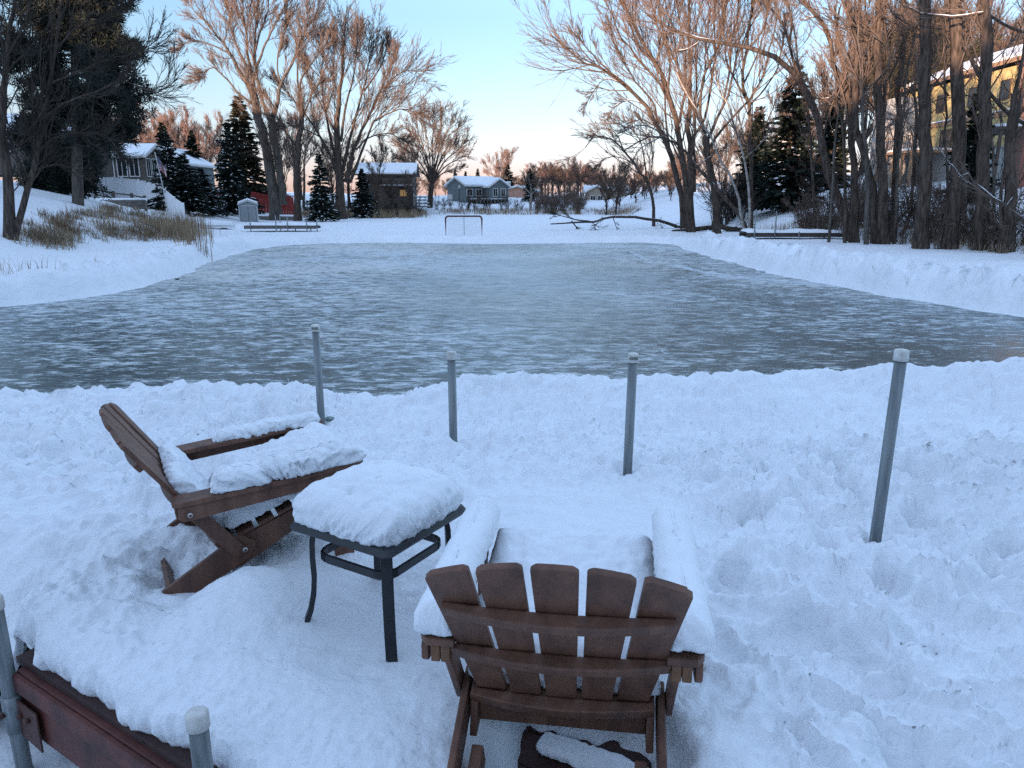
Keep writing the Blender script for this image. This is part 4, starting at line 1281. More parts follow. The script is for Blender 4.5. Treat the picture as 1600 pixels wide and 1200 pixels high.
hero_tree('dark ivy wrapped trunk at the right edge', 29.5, [
    (z5([(1078, 1040), (1085, 860), (1075, 700), (1090, 560), (1100, 420)]), 0.311, 0.118),
    (z5([(1085, 640), (1140, 560), (1190, 420)]), 0.089, 0.040),
    (z5([(1040, 1020), (1040, 860), (1060, 720)]), 0.148, 0.059),
    (z5([(1100, 430), (1130, 300), (1150, 150), (1150, -40)]), 0.118, 0.059),
], nb=8, nt=6, nf=5, rf=0.0064, bmax=2.2, dspread=0.1, twig='twig_dark', bt0=0.05)

# --- background bare trees: a few shapes, each copy a tree of its own
def generic_tree(seed, H, spread, nl=9, fork=0.25, **kw):
    rng = np.random.default_rng(seed)
    limbs = [([(0, 0, -0.3), (rng.normal(0, .1), rng.normal(0, .1), H * fork * 0.6), (rng.normal(0, .2), rng.normal(0, .2), H * fork)], 0.024 * H, 0.017 * H)]
    for i in range(nl):
        a = 2 * pi * (i + rng.uniform(-.3, .3)) / nl
        r = spread * H * rng.uniform(0.25, 1.0)
        h = H * math.sqrt(max(0.15, 1 - (r / (spread * H)) ** 2 * 0.75)) * rng.uniform(0.85, 1.0)
        z0 = H * fork * rng.uniform(0.7, 1.0)
        limbs.append(([(0, 0, z0), (cos(a) * r * 0.4, sin(a) * r * 0.4, z0 + (h - z0) * 0.45), (cos(a) * r * 0.75, sin(a) * r * 0.75, z0 + (h - z0) * 0.78), (cos(a) * r, sin(a) * r, h)], 0.011 * H, 0.002 * H))
    return limbs_to_meshes(limbs, seed, **kw)
GEN = []
for i, (H, sp, nl, fk) in enumerate(((11, 0.42, 11, 0.22), (12, 0.30, 9, 0.3), (9, 0.5, 12, 0.15), (13, 0.24, 8, 0.35))):
    tr, cw, _ = generic_tree(400 + i, H, sp, nl, fk, nb=14, nt=8, nf=4, rf=0.02, bmax=3.5, sides=6, bt0=0.2)
    GEN.append((H, tr.mesh('trunk', M['bark']), cw.mesh('crown', M['twig']), {}))
def crown_in(me, store, mk):
    if mk not in store:
        c = me.copy()
        c.materials[0] = M[mk]
        store[mk] = c
    return store[mk]
def far_tree(px, D, ytop, kind, label, group, mk='twig', rz=0.0, wide=1.0, name='bare_tree'):
    p = at_d(px, 300, D)
    x = p[0]
    z0 = G(x, D)
    H, tr, cw, st = GEN[kind]
    s = (at_d(px, ytop, D)[2] - z0) / H
    t = empty(name, (x, D, z0), rz, label, 'tree', group)
    t.scale = (s * wide, s * wide, s)
    link('trunk', tr, t)
    link('crown', crown_in(cw, st, mk), t)
    return t
rgf = np.random.default_rng(21)
ORD = ['first', 'second', 'third', 'fourth', 'fifth', 'sixth', 'seventh', 'eighth', 'ninth', 'tenth', 'eleventh', 'twelfth', 'thirteenth', 'fourteenth']
# behind the left houses
for i, (px, yt) in enumerate(((205, 172), (222, 182), (240, 165), (258, 172), (276, 178), (292, 166), (310, 185), (326, 190), (345, 175))):
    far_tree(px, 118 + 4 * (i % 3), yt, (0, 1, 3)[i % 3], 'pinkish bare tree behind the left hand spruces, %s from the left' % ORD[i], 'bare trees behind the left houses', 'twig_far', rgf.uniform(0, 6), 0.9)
for i, (px, yt, D) in enumerate(((445, 190, 96), (470, 170, 104), (520, 210, 98), (545, 185, 100), (600, 205, 112), (630, 240, 122), (645, 215, 126))):
    far_tree(px, D, yt, (1, 3, 0, 1)[i % 4], 'bare tree behind the left shore cottonwoods, %s from the left' % ORD[i], 'bare trees behind the cottonwoods', 'twig', rgf.uniform(0, 6), 0.85)
# far centre
far_tree(783, 170, 229, 0, 'pale pink round topped tree rising behind the grey blue house', None, 'twig_far', 0.4, 1.05)
for i in range(30):
    px = 828 + (i * 37 % 128) + rgf.uniform(-5, 5)
    env = np.interp(px, [700, 760, 820, 850, 880, 910, 940, 960, 1000], [290, 285, 258, 250, 246, 246, 258, 270, 275])
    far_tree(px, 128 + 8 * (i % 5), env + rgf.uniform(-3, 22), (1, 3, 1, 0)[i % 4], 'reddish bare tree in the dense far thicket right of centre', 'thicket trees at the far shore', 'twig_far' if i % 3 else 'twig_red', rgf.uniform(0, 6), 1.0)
for i in range(26):
    px = 955 + (i * 53 % 350) + rgf.uniform(-8, 8)
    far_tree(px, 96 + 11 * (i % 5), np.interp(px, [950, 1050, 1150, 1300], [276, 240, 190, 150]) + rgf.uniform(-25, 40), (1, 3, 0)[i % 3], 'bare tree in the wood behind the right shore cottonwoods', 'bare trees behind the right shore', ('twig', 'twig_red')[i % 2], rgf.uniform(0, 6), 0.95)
for i in range(14):
    px = 1290 + i * 24 + rgf.uniform(-8, 8)
    far_tree(px, 72 + 6 * (i % 4), 20 + rgf.uniform(-60, 60), (1, 3, 0)[i % 3], 'tall bare tree on the slope behind the grove, %s from the left' % ORD[i], 'bare trees behind the grove', ('twig', 'twig_red')[i % 2], rgf.uniform(0, 6), 0.8)
for i in range(22):
    px = 972 + (i * 29 % 120) + rgf.uniform(-6, 6)
    far_tree(px, 104 + 9 * (i % 5), np.interp(px, [970, 1100], [282, 250]) + rgf.uniform(-12, 18), (2, 1, 0)[i % 3], 'brownish bare tree filling the far wood right of the ranch house', 'far wood right of the ranch house', ('twig_far', 'twig_red')[i % 2], rgf.uniform(0, 6), 1.3)
for i in range(20):
    px = 590 + i * 13 + rgf.uniform(-5, 5)
    far_tree(px, 190 + 20 * (i % 3), 278 + rgf.uniform(-8, 16), (0, 2)[i % 2], 'low hazy tree on the horizon behind the far houses', 'trees on the horizon', 'twig_red' if i % 2 else 'twig', rgf.uniform(0, 6), 1.3)
for i, px in enumerate((588, 612, 641)):
    far_tree(px, 93 + (i % 3), 248 + 9 * (i * 7 % 4), 3, 'thin bare tree in front of the brown house, %s from the left' % ORD[i], 'thin trees before the brown house', 'twig', i * 1.3, 0.9)
# thin leaning stems crowding the grove
rgs = np.random.default_rng(63)
for i in range(13):
    bx = 1275 + i * 25 + rgs.uniform(-8, 8)
    D = rgs.uniform(34, 42)
    lean = rgs.uniform(-75, 45)
    y0 = 372 - (D - 34) * 3
    hero_tree('slim leaning stem among the thick grove trunks, %s of its kind from the left' % ORD[i], D, [
        ([(bx, y0), (bx + lean * 0.15, y0 - 110), (bx + lean * 0.5 + rgs.uniform(-12, 12), y0 - 240), (bx + lean, -30 + rgs.uniform(-20, 60))], rgs.uniform(0.075, 0.13), 0.03),
        ([(bx + lean * 0.45, y0 - 220), (bx + lean * 0.5 + rgs.choice([-40, 40]), y0 - 290), (bx + lean * 0.6 + rgs.choice([-60, 60]), 10)], 0.06, 0.015)],
        group='slim stems in the grove', nb=9, nt=6, nf=4, rf=0.0075, bmax=2.0, bark=('bark', 'bark_grey')[i % 2], dspread=0.15)
# two small bare trees at the far water's edge
hero_tree('small forked bare tree at the far shore before the dark spruce', 106, [
    ([(829, 333), (829, 318), (830, 303)], 0.22, 0.16), ([(830, 304), (822, 296), (812, 288), (806, 282)], 0.12, 0.03), ([(830, 304), (829, 290), (825, 278)], 0.12, 0.03), ([(830, 304), (838, 296), (842, 284)], 0.1, 0.03)],
    nb=6, nt=5, nf=3, bark='birch', twig='twig', rf=0.02, bmax=2.2)
hero_tree('small crooked tree in front of the grey blue house', 105, [
    ([(731, 334), (732, 322), (735, 316), (745, 311), (756, 306)], 0.16, 0.05), ([(733, 320), (732, 308), (735, 296)], 0.08, 0.02)],
    nb=6, nt=5, nf=3, rf=0.02, bmax=2.2)

# ------------------------------------------------------------------ conifers
def spruce_mesh(seed, H, Rb, bare=0.06, per=13, step=0.33, blades=54, bl=0.46, droop=0.35, snow=0.5):
    rng = np.random.default_rng(seed)
    V, T, SV, ST = [], [], Acc(), None
    zs = np.sort(bare * H + (H * (0.985 - bare)) * rng.random(int(per * 26)) ** 1.25)
    P0, P1, LL = [], [], []
    for z in zs:
        f = (z - bare * H) / (H * (1 - bare))
        R = Rb * (1 - f) ** 0.85 + 0.05
        a = rng.uniform(0, 2 * pi)
        L = R * (0.78 + 0.22 * sin(3 * a + z * 2.3)) * rng.uniform(0.6, 1.15)
        d = np.array([cos(a), sin(a), 0])
        dz = (-droop + 0.75 * f) * L * rng.uniform(0.5, 1.3)
        P0.append([0, 0, z]); P1.append(d * L + np.array([0, 0, z + dz])); LL.append(L)
    P0, P1, LL = np.array(P0), np.array(P1), np.array(LL)
    N = len(P0)
    mid = (P0 + P1) / 2 + np.array([0, 0, 1]) * (0.06 * LL)[:, None]
    B = np.stack([P0, mid, P1], 1)
    brV, brF = tubes(B, np.stack([LL * 0.018 + 0.006, LL * 0.012 + 0.005, np.full(N, 0.004)], 1), 3)
    # needle sprays
    t = rng.uniform(0.18, 1.0, (N, blades))
    i0 = t < 0.5
    f = np.where(i0, t * 2, t * 2 - 1)[..., None]
    pos = np.where(i0[..., None], B[:, None, 0] * (1 - f) + B[:, None, 1] * f, B[:, None, 1] * (1 - f) + B[:, None, 2] * f)
    ax = (P1 - P0) / LL[:, None]
    side = np.stack([-ax[:, 1], ax[:, 0], np.zeros(N)], 1)
    sgn = rng.choice([-1, 1], (N, blades, 1))
    d = ax[:, None] * rng.uniform(0.4, 1.0, (N, blades, 1)) + side[:, None] * sgn * rng.uniform(0.2, 0.9, (N, blades, 1)) + np.array([0, 0, 1]) * rng.normal(-0.25, 0.28, (N, blades, 1))
    d /= np.linalg.norm(d, axis=2, keepdims=True)
    ln = bl * rng.uniform(0.5, 1.15, (N, blades, 1)) * (0.5 + 0.5 * np.minimum(LL / Rb * 1.6, 1))[:, None, None]
    tip = pos + d * ln
    wv = np.cross(d, rng.normal(size=d.shape))
    wv /= np.linalg.norm(wv, axis=2, keepdims=True)
    w = wv * ln * 0.20
    m_ = pos + d * ln * 0.45
    q = np.stack([pos, m_ + w, tip, m_ - w], 2).reshape(-1, 3)
    idx = np.arange(len(q)).reshape(-1, 4)
    crown = Acc()
    crown.add(brV, brF)
    crown.add(q, [idx])
    # snow pads resting on the branches
    sn = Acc()
    sel = np.where(rng.random(N) < snow)[0]
    if len(sel):
        for rep in range(2):
            tt = rng.uniform(0.45, 0.98, len(sel))[:, None]
            c = np.where(tt < .5, B[sel, 0] * (1 - tt * 2) + B[sel, 1] * tt * 2, B[sel, 1] * (2 - 2 * tt) + B[sel, 2] * (2 * tt - 1)) + np.array([0, 0, 0.07])
            la = (0.07 + 0.16 * rng.random((len(sel), 1))) * np.minimum(LL[sel, None], 1.6)
            wa = la * rng.uniform(0.35, 0.7, (len(sel), 1))
            A_, S_ = ax[sel], side[sel]
            ring = []
            for k in range(6):
                an = k * pi / 3
                ring.append(c + A_ * cos(an) * la * rng.uniform(0.7, 1.2, (len(sel), 1)) + S_ * sin(an) * wa * rng.uniform(0.7, 1.2, (len(sel), 1)) + np.array([0, 0, -0.03]) + A_ * np.array([0, 0, 1]) * 0)
            top = c + np.array([0, 0, 0.05])
            bot = c + np.array([0, 0, -0.07])
            VV = np.stack(ring + [top, bot], 1).reshape(-1, 3)
            b = np.arange(len(sel))[:, None] * 8
            TT = np.concatenate([b + np.array([[k, (k + 1) % 6, 6]]) for k in range(6)] + [b + np.array([[(k + 1) % 6, k, 7]]) for k in range(6)])
            sn.add(VV, [TT])
    trV, trF = tubes(np.array([[[0, 0, -0.4], [0, 0, H * 0.5], [0, 0, H]]]), np.array([[0.02 * H, 0.012 * H, 0.01]]), 8)
    tr = Acc(); tr.add(trV, trF)
    return tr, crown, sn
SPR = []
for i, (H, Rb, sn_) in enumerate(((10, 2.7, 0.45), (10, 2.1, 0.22), (10, 3.3, 0.60), (10, 1.5, 0.18))):
    tr, cw, sn = spruce_mesh(700 + i, H, Rb, snow=sn_)
    SPR.append((tr.mesh('trunk', M['bark']), cw.mesh('crown', M['needle'], False), sn.mesh('branch_snow', M['tree_snow']), {}))
def spruce(px, D, ytop, ybot, kind, label, group='spruces around the lake', rz=0.0, wide=1.0, mk='needle'):
    p0 = at_d(px, ybot, D)
    z0 = min(p0[2], G(p0[0], D) + 0.6)
    z0 = G(p0[0], D)
    H = at_d(px, ytop, D)[2] - z0
    t = empty('spruce_tree', (p0[0], D, z0), rz, label, 'tree', group)
    s = H / 10
    t.scale = (s * wide * 1.4, s * wide * 1.4, s)
    tr, cw, sn, st = SPR[kind]
    link('trunk', tr, t)
    link('crown', crown_in(cw, st, mk), t)
    tag(link('branch_snow', sn, t), kind='stuff')
    return t
spruce(268, 66, 205, 320, 2, 'broad snow laden spruce behind the flagpole', rz=0.3, wide=0.78)
spruce(293, 66, 238, 320, 0, 'shorter snowy spruce between the flagpole spruce and the tallest one', rz=1.3, wide=1.3)
spruce(318, 70, 262, 325, 2, 'low snow heaped spruce above the white boat', rz=2.1, wide=1.5)
spruce(366, 77, 190, 328, 2, 'big dense snowy spruce directly behind the grey shed', rz=2.9, wide=0.72)
spruce(264, 100, 190, 300, 1, 'pointed spruce top showing over the porch house', rz=0.9)
spruce(307, 102, 203, 300, 1, 'small pointed spruce top beside the hidden gable roof', rz=2.2)
spruce(384, 92, 148, 300, 1, 'tall brownish spruce behind the twin cottonwood', rz=4.0, wide=1.1, mk='needle_brown')
spruce(503, 70, 238, 334, 0, 'narrow dark spruce beside the slender forked tree', rz=5.0, wide=0.8)
spruce(568, 82, 262, 334, 0, 'dark snowy spruce left of the brown house', rz=0.6, wide=0.95)
spruce(440, 88, 285, 322, 2, 'squat snow loaded spruce between the trunks by the red fence', rz=1.6, wide=1.5)
spruce(203, 92, 188, 300, 1, 'dark spruce half hidden by the pine, left of porch house', rz=1.7, wide=1.2)
spruce(794, 150, 256, 318, 0, 'brownish spruce behind the peach house', rz=1.1, wide=1.0, mk='needle_brown')
spruce(828, 122, 262, 333, 0, 'dark spruce right of the peach house', rz=3.3, wide=0.75)
spruce(747, 150, 263, 310, 3, 'tiny pointed spruce over the roof of the grey blue house', rz=0.2)
spruce(712, 152, 264, 310, 3, 'tiny spruce left of the grey blue house roof', rz=1.2)
spruce(728, 155, 267, 310, 3, 'tiny spruce above the ridge of the grey blue house', rz=2.2)
spruce(928, 150, 276, 325, 1, 'thin brown spruce at the right end of the far thicket', rz=2.2, mk='needle_brown')
spruce(1228, 58, 100, 320, 1, 'huge dark snow flecked spruce behind the birches', rz=0.7, wide=1.05)
spruce(1175, 66, 165, 320, 1, 'dark spruce left of the huge snow flecked one', rz=2.7, wide=1.0)
spruce(1290, 66, 150, 320, 1, 'dark spruce right of the huge snow flecked one', rz=3.7, wide=1.0)
spruce(1352, 47, 300, 345, 1, 'young spruce on the snowy slope of the grove', rz=1.0, wide=1.0)
spruce(1520, 42, 128, 250, 3, 'narrow evergreen against the yellow house wall', rz=1.0, wide=1.1)

def pine_mesh(seed, limbs, needles=70, pr=0.42, nl=0.30, sub=6):
    """scots pine: limbs carry tufts of needles; limbs in metres"""
    rng = np.random.default_rng(seed)
    tr, cw = Acc(), Acc()
    K = 10
    C = []
    for k, (pts, r0, r1) in enumerate(limbs):
        P = resample(pts, K)
        R = r0 + (r1 - r0) * np.linspace(0, 1, K)
        tr.add(*tubes(P[None], R[None], 7))
        if k:
            S_, SR = spawn(P[None], R[None], sub * 2, 0.12, 0.5, 0.9, 0.05, 4, 0.2, 0.01, rng, 0.05)
            tr.add(*tubes(S_, SR, 4))
            for s in S_:
                for t in (0.45, 0.75, 1.0):
                    i = int(round(t * 3))
                    C.append(s[i] + rng.normal(0, 0.12, 3))
            C.append(P[-1])
    C = np.array(C)
    n = len(C)
    d = rng.normal(size=(n, needles, 3)) + np.array([0, 0, 0.35])
    d /= np.linalg.norm(d, axis=2, keepdims=True)
    o = C[:, None] + d * pr * rng.uniform(0.05, 0.75, (n, needles, 1))
    tip = o + d * nl * rng.uniform(0.6, 1.2, (n, needles, 1))
    w = np.cross(d, rng.normal(size=d.shape))
    w = w / np.linalg.norm(w, axis=2, keepdims=True) * 0.032
    q = np.stack([o - w, o + w, tip], 2).reshape(-1, 3)
    cw.add(q, [np.arange(len(q)).reshape(-1, 3)])
    return tr, cw
def pine(label, D, base, top, limbs_px, seed, bark='bark', mk='needle_pine', **kw):
    b = at_d(base[0], base[1], D)
    b[2] = G(b[0], D) - 0.2
    rng = np.random.default_rng(seed)
    L = [([(0, 0, 0), tuple((at_d(*((np.array(base) + np.array(top)) / 2), D) - b)), tuple(at_d(*top, D) - b)], 0.30, 0.10)]
    for (x0, y0), (x1, y1) in limbs_px:
        p0, p1 = at_d(x0, y0, D) - b, at_d(x1, y1, D) - b
        h = np.linalg.norm(p1 - p0)
        off = rng.uniform(-0.9, 0.9) * h
        m = (p0 + p1) / 2 + np.array([0, off * 0.5, -0.08 * h])
        e = p1 + np.array([0, off, 0])
        L.append(([tuple(p0), tuple(m), tuple(e)], 0.03 + 0.012 * h, 0.012))
    tr, cw = pine_mesh(seed, L, **kw)
    t = empty('pine_tree', tuple(b), 0, label, 'tree')
    link('trunk', tr.mesh('trunk', M[bark]), t)
    link('crown', cw.mesh('crown', M[mk], False), t)
    return t
rp = np.random.default_rng(77)
lp = []
for yy in range(-50, 232, 12):
    tx_ = 113 + (yy - 0) * 0.02
    ext = np.interp(yy, [-60, 0, 25, 60, 85, 120, 150, 190, 230], [60, 66, 62, 78, 92, 88, 104, 96, 82]) * rp.uniform(0.72, 1.05)
    exl = np.interp(yy, [-60, 0, 40, 120, 230], [60, 76, 92, 98, 88]) * rp.uniform(0.7, 1.05)
    lp.append(((tx_, yy), (tx_ + ext, yy - rp.uniform(-6, 14))))
    lp.append(((tx_, yy + 4), (tx_ - exl, yy - rp.uniform(-8, 16))))
    lp.append(((tx_, yy + 2), (tx_ + rp.uniform(-45, 45), yy - rp.uniform(5, 30))))
pine('tall dense dark pine on the left bank, reaching out of frame', 41, (122, 324), (112, -90), lp, 5, bark='bark_grey', needles=46, sub=5, pr=0.36)
lp = []
for yy in range(20, 150, 12):
    lp.append(((1440, yy), (1440 + rp.uniform(30, 75), yy + rp.uniform(-14, 10))))
    lp.append(((1440, yy), (1440 - rp.uniform(30, 85), yy + rp.uniform(-14, 10))))
pine('olive green pine showing between trunks above the house roof', 64, (1440, 290), (1440, -30), lp, 6, mk='needle_brown', needles=34, pr=0.55, nl=0.36, sub=4)
lp = [((100, 300), (100 + dx, 300 + dy)) for dx, dy in ((-45, -20), (-38, -50), (-20, -70), (5, -78), (25, -62), (42, -40), (50, -12), (-50, 0), (20, -30), (-15, -30), (35, -70), (-30, -78))]
pine('dark bushy evergreen with snowy tufts under the tall pine', 46, (100, 318), (100, 230), lp, 8, mk='needle', needles=60, pr=0.55, nl=0.25, sub=6)

# unseen spruces added behind the viewer to block sun from the grove's near trunks
for i, (x_, y_, h_) in enumerate(((-23, -17, 10.5), (-19.5, -14, 9.5), (-16.4, -16, 10.8), (-17.8, -20, 10.8), (-14.6, -20.5, 11.0), (-11.8, -20, 10.4), (9.5, -13, 9.5), (13, -11, 8.5))):
    t = empty('spruce_tree', (x_, y_, G(x_, y_)), i * 1.1, 'unseen spruce added behind the viewer for shade, %s from the left' % ORD[i], 'tree', 'added shade spruces behind the viewer')
    t.scale = (h_ / 10 * 1.15, h_ / 10 * 1.15, h_ / 10)
    tr, cw, sn, st = SPR[i % 3]
    link('trunk', tr, t); link('crown', cw, t); tag(link('branch_snow', sn, t), kind='stuff')
# ------------------------------------------------------------------ houses and shore furniture
M['brown_wall'] = mat_basic('dark brown siding', (0.075, 0.060, 0.050), (0.105, 0.084, 0.070), 0.8, 2, (1, 1, 8), 0.4, 8)
M['grey_wall'] = mat_basic('slate blue siding', (0.105, 0.13, 0.135), (0.13, 0.155, 0.16), 0.8, 2, (1, 1, 8), 0.4, 8)
M['peach_wall'] = mat_basic('peach siding', (0.40, 0.22, 0.16), (0.48, 0.27, 0.20), 0.8, 2, (1, 1, 8), 0.3, 8)
M['beige_wall'] = mat_basic('beige siding', (0.26, 0.21, 0.16), (0.33, 0.27, 0.21), 0.8, 2, (1, 1, 8), 0.3, 8)
M['yellow_wall'] = mat_basic('yellow siding', (0.52, 0.39, 0.17), (0.60, 0.47, 0.22), 0.75, 1.2, (1, 1, 8), 0.4, 8, dist=0.02)
M['pale_wall'] = mat_basic('pale grey siding', (0.34, 0.33, 0.31), (0.44, 0.43, 0.41), 0.8, 2, (1, 1, 8), 0.4, 8)
M['trim'] = mat_basic('white trim', (0.50, 0.49, 0.47), (0.62, 0.61, 0.59), 0.6, 4, bump=0)
M['dark_trim'] = mat_basic('brown trim', (0.055, 0.035, 0.026), (0.085, 0.055, 0.04), 0.6, 4, bump=0)
M['tan_trim'] = mat_basic('tan fascia', (0.28, 0.17, 0.10), (0.36, 0.23, 0.14), 0.6, 4, bump=0)
M['shingle'] = mat_basic('shingles', (0.06, 0.055, 0.05), (0.10, 0.09, 0.085), 0.9, 9, bump=0.3)
M['vinyl'] = mat_basic('white vinyl fence', (0.66, 0.68, 0.70), (0.74, 0.76, 0.78), 0.5, 3, bump=0)
M['red_fence'] = mat_basic('red painted boards', (0.22, 0.022, 0.018), (0.32, 0.035, 0.028), 0.7, 4, (8, 8, 0.4), 0.3, 20)
M['dark_wood'] = mat_basic('weathered dark timber', (0.035, 0.028, 0.024), (0.075, 0.06, 0.05), 0.8, 6, bump=0.4)
M['grey_wood'] = mat_basic('weathered grey timber', (0.10, 0.09, 0.08), (0.18, 0.16, 0.145), 0.8, 6, bump=0.4)
M['shed'] = mat_basic('blue grey resin panel', (0.19, 0.215, 0.225), (0.24, 0.265, 0.275), 0.6, 6, (6, 6, 0.5), 0.2, 20)
M['shed_light'] = mat_basic('pale grey resin trim', (0.34, 0.37, 0.38), (0.42, 0.45, 0.46), 0.6, 6, bump=0)
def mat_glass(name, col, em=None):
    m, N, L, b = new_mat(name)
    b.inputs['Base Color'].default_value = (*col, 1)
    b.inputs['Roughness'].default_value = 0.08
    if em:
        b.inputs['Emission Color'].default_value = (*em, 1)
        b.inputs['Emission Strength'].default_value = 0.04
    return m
M['glass'] = mat_glass('window glass', (0.02, 0.024, 0.028))
M['painted_reflection_glass'] = mat_glass('window with painted warm reflection', (0.3, 0.2, 0.1), (1.0, 0.62, 0.25))  # warm tint and faint glow stand in for a reflection in the pane
def mat_brick():
    m, N, L, b = new_mat('red brick')
    tc = N.new('ShaderNodeTexCoord').outputs['Object']
    mp = mapping(N, L, tc, (1, 1, 1), (radians(90), 0, 0))
    bt = N.new('ShaderNodeTexBrick')
    bt.inputs['Scale'].default_value = 4.5
    bt.inputs['Color1'].default_value = (0.30, 0.085, 0.05, 1)
    bt.inputs['Color2'].default_value = (0.20, 0.06, 0.04, 1)
    bt.inputs['Mortar'].default_value = (0.22, 0.18, 0.15, 1)
    L.new(mp, bt.inputs['Vector'])
    L.new(bt.outputs['Color'], b.inputs['Base Color'])
    b.inputs['Roughness'].default_value = 0.85
    return m
M['brick'] = mat_brick()

def add_window(par, c, w, h, face, fr='trim', gl='glass', bars=1):
    """face: unit axis letter the window looks to ('-y', '+x', '-x')"""
    wd = empty('window', c)
    wd.parent = par
    ax = (w, 0.06, h) if 'y' in face else (0.06, w, h)
    nrm = {'-y': (0, -1, 0), '+x': (1, 0, 0), '-x': (-1, 0, 0)}[face]
    bm = bmesh.new()
    t = 0.09
    def bx(u, z, sw, sh):
        cc = (u, 0, z) if 'y' in face else (0, u, z)
        ss = (sw, 0.10, sh) if 'y' in face else (0.10, sw, sh)
        add_box(bm, cc, ss)
    bx(-w / 2, 0, t, h + t); bx(w / 2, 0, t, h + t); bx(0, h / 2, w - t, t); bx(0, -h / 2, w - t, t)
    for k in range(bars):
        bx(-w / 2 + w * (k + 1) / (bars + 1), 0, t * 0.6, h - t)
    link('frame', bm_mesh('frame', bm, M[fr]), wd)
    box('pane', (nrm[0] * 0.005, nrm[1] * 0.005, 0), (ax[0] - 0.09 if 'y' in face else 0.05, 0.05 if 'y' in face else ax[1] - 0.09, h - 0.09), M[gl], wd)
    return wd

def gable(par, w, d, h, rh, wall, axis='x', over=0.35, off=(0, 0, 0), fascia='trim', snow=0.16):
    """a gabled block: walls, two roof slopes, snow on them; axis = ridge direction"""
    ox, oy, oz = off
    def tr(x, y, z): return (ox + x, oy + y, oz + z) if axis == 'x' else (ox + y, oy + x, oz + z)
    L_, B_ = (w, d) if axis == 'x' else (d, w)
    bm = bmesh.new()
    v = {}
    for sx in (-1, 1):
        for sy, z in ((-1, -1.2), (1, -1.2), (-1, h), (1, h)):
            v[sx, sy, z] = bm.verts.new(tr(sx * L_ / 2, sy * B_ / 2, z))
        v[sx, 0, 'r'] = bm.verts.new(tr(sx * L_ / 2, 0, h + rh))
    for sx in (-1, 1):
        bm.faces.new((v[sx, -1, -1.2], v[sx, 1, -1.2], v[sx, 1, h], v[sx, 0, 'r'], v[sx, -1, h]))
    for sy in (-1, 1):
        bm.faces.new((v[-1, sy, -1.2], v[1, sy, -1.2], v[1, sy, h], v[-1, sy, h]))
    link('wall', bm_mesh('wall', bm, M[wall]), par)
    for nm, lift, th, ov, mat in (('roof', 0.03, 0.16, over, fascia), ('roof_snow', 0.195, snow, over - 0.05, 'tree_snow')):
        bm = bmesh.new()
        sl = rh / (B_ / 2)
        pr = []
        for y, z in ((-(B_ / 2 + ov), h - ov * sl), (0, h + rh), (B_ / 2 + ov, h - ov * sl)):
            pr.append((y, z + lift))
        pr += [(y, z + th) for y, z in pr[::-1]]
        lo = [bm.verts.new(tr(-(L_ / 2 + ov), y, z)) for y, z in pr]
        hi = [bm.verts.new(tr(L_ / 2 + ov, y, z)) for y, z in pr]
        k = len(pr)
        bm.faces.new(lo); bm.faces.new(hi[::-1])
        for i in range(k): bm.faces.new((lo[i], hi[i], hi[(i + 1) % k], lo[(i + 1) % k]))
        link(nm, bm_mesh(nm, bm, M[mat]), par)

def house(label, x, y, z, rz, name='house'):
    return empty(name, (x, y, z), rz, label, 'house')

# low porch house up on the left bank
hs = house('low brown porch house with pale window posts and snowy roof, up on the left bank', -40.6, 79, 3.3, 0)
gable(hs, 8.4, 4.2, 2.35, 0.95, 'brown_wall', over=0.5)
for u in (-3.3, -2.1, -0.5, 0.7, 2.0, 3.2): add_window(hs, (u, -2.12, 1.25), 0.95, 1.75, '-y', 'beige_wall' if False else 'trim')
for u in (-1.3, -0.1, 1.1): add_window(hs, (4.22, u, 1.25), 0.85, 1.75, '+x', 'trim')
# gable behind the spruces
hs = house('half hidden house with grey gable and snowy roof behind the spruces', -43.5, 100, 3.0, 0)
gable(hs, 7, 8, 2.6, 1.9, 'grey_wall', axis='y')
add_window(hs, (1.8, -4.02, 1.6), 1.2, 1.2, '-y')
# brown two storey house
hs = house('dark brown two storey house with snowy roof beyond the brush', -16.1, 101, 0.1, radians(4))
gable(hs, 6.8, 7.5, 4.35, 1.25, 'brown_wall', over=0.45, fascia='dark_trim')
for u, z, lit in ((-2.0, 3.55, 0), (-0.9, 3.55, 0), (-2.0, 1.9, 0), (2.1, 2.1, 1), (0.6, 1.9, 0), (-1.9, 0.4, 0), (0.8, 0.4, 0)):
    add_window(hs, (u, -3.77, z), 0.95, 0.85, '-y', 'dark_trim', 'painted_reflection_glass' if lit else 'glass')
box('balcony', (1.3, -4.3, 2.95), (4.0, 1.1, 0.14), M['dark_trim'], hs)
box('balcony_snow', (1.3, -4.3, 3.06), (3.95, 1.05, 0.08), M['tree_snow'], hs)
box('balcony_rail', (1.3, -4.83, 3.75), (4.0, 0.06, 0.08), M['grey_wood'], hs)
box('corner_board', (3.42, -3.78, 2.1), (0.14, 0.1, 4.4), M['trim'], hs)
for k in range(4):
    box('stair', (4.35 + 0.1 * k, -4.0 - 0.1 * k, 1.6 - 0.38 * k), (1.6, 0.5, 0.12), M['grey_wood'], hs)
    box('stair_snow', (4.35 + 0.1 * k, -4.0 - 0.1 * k, 1.69 - 0.38 * k), (1.55, 0.45, 0.06), M['tree_snow'], hs)
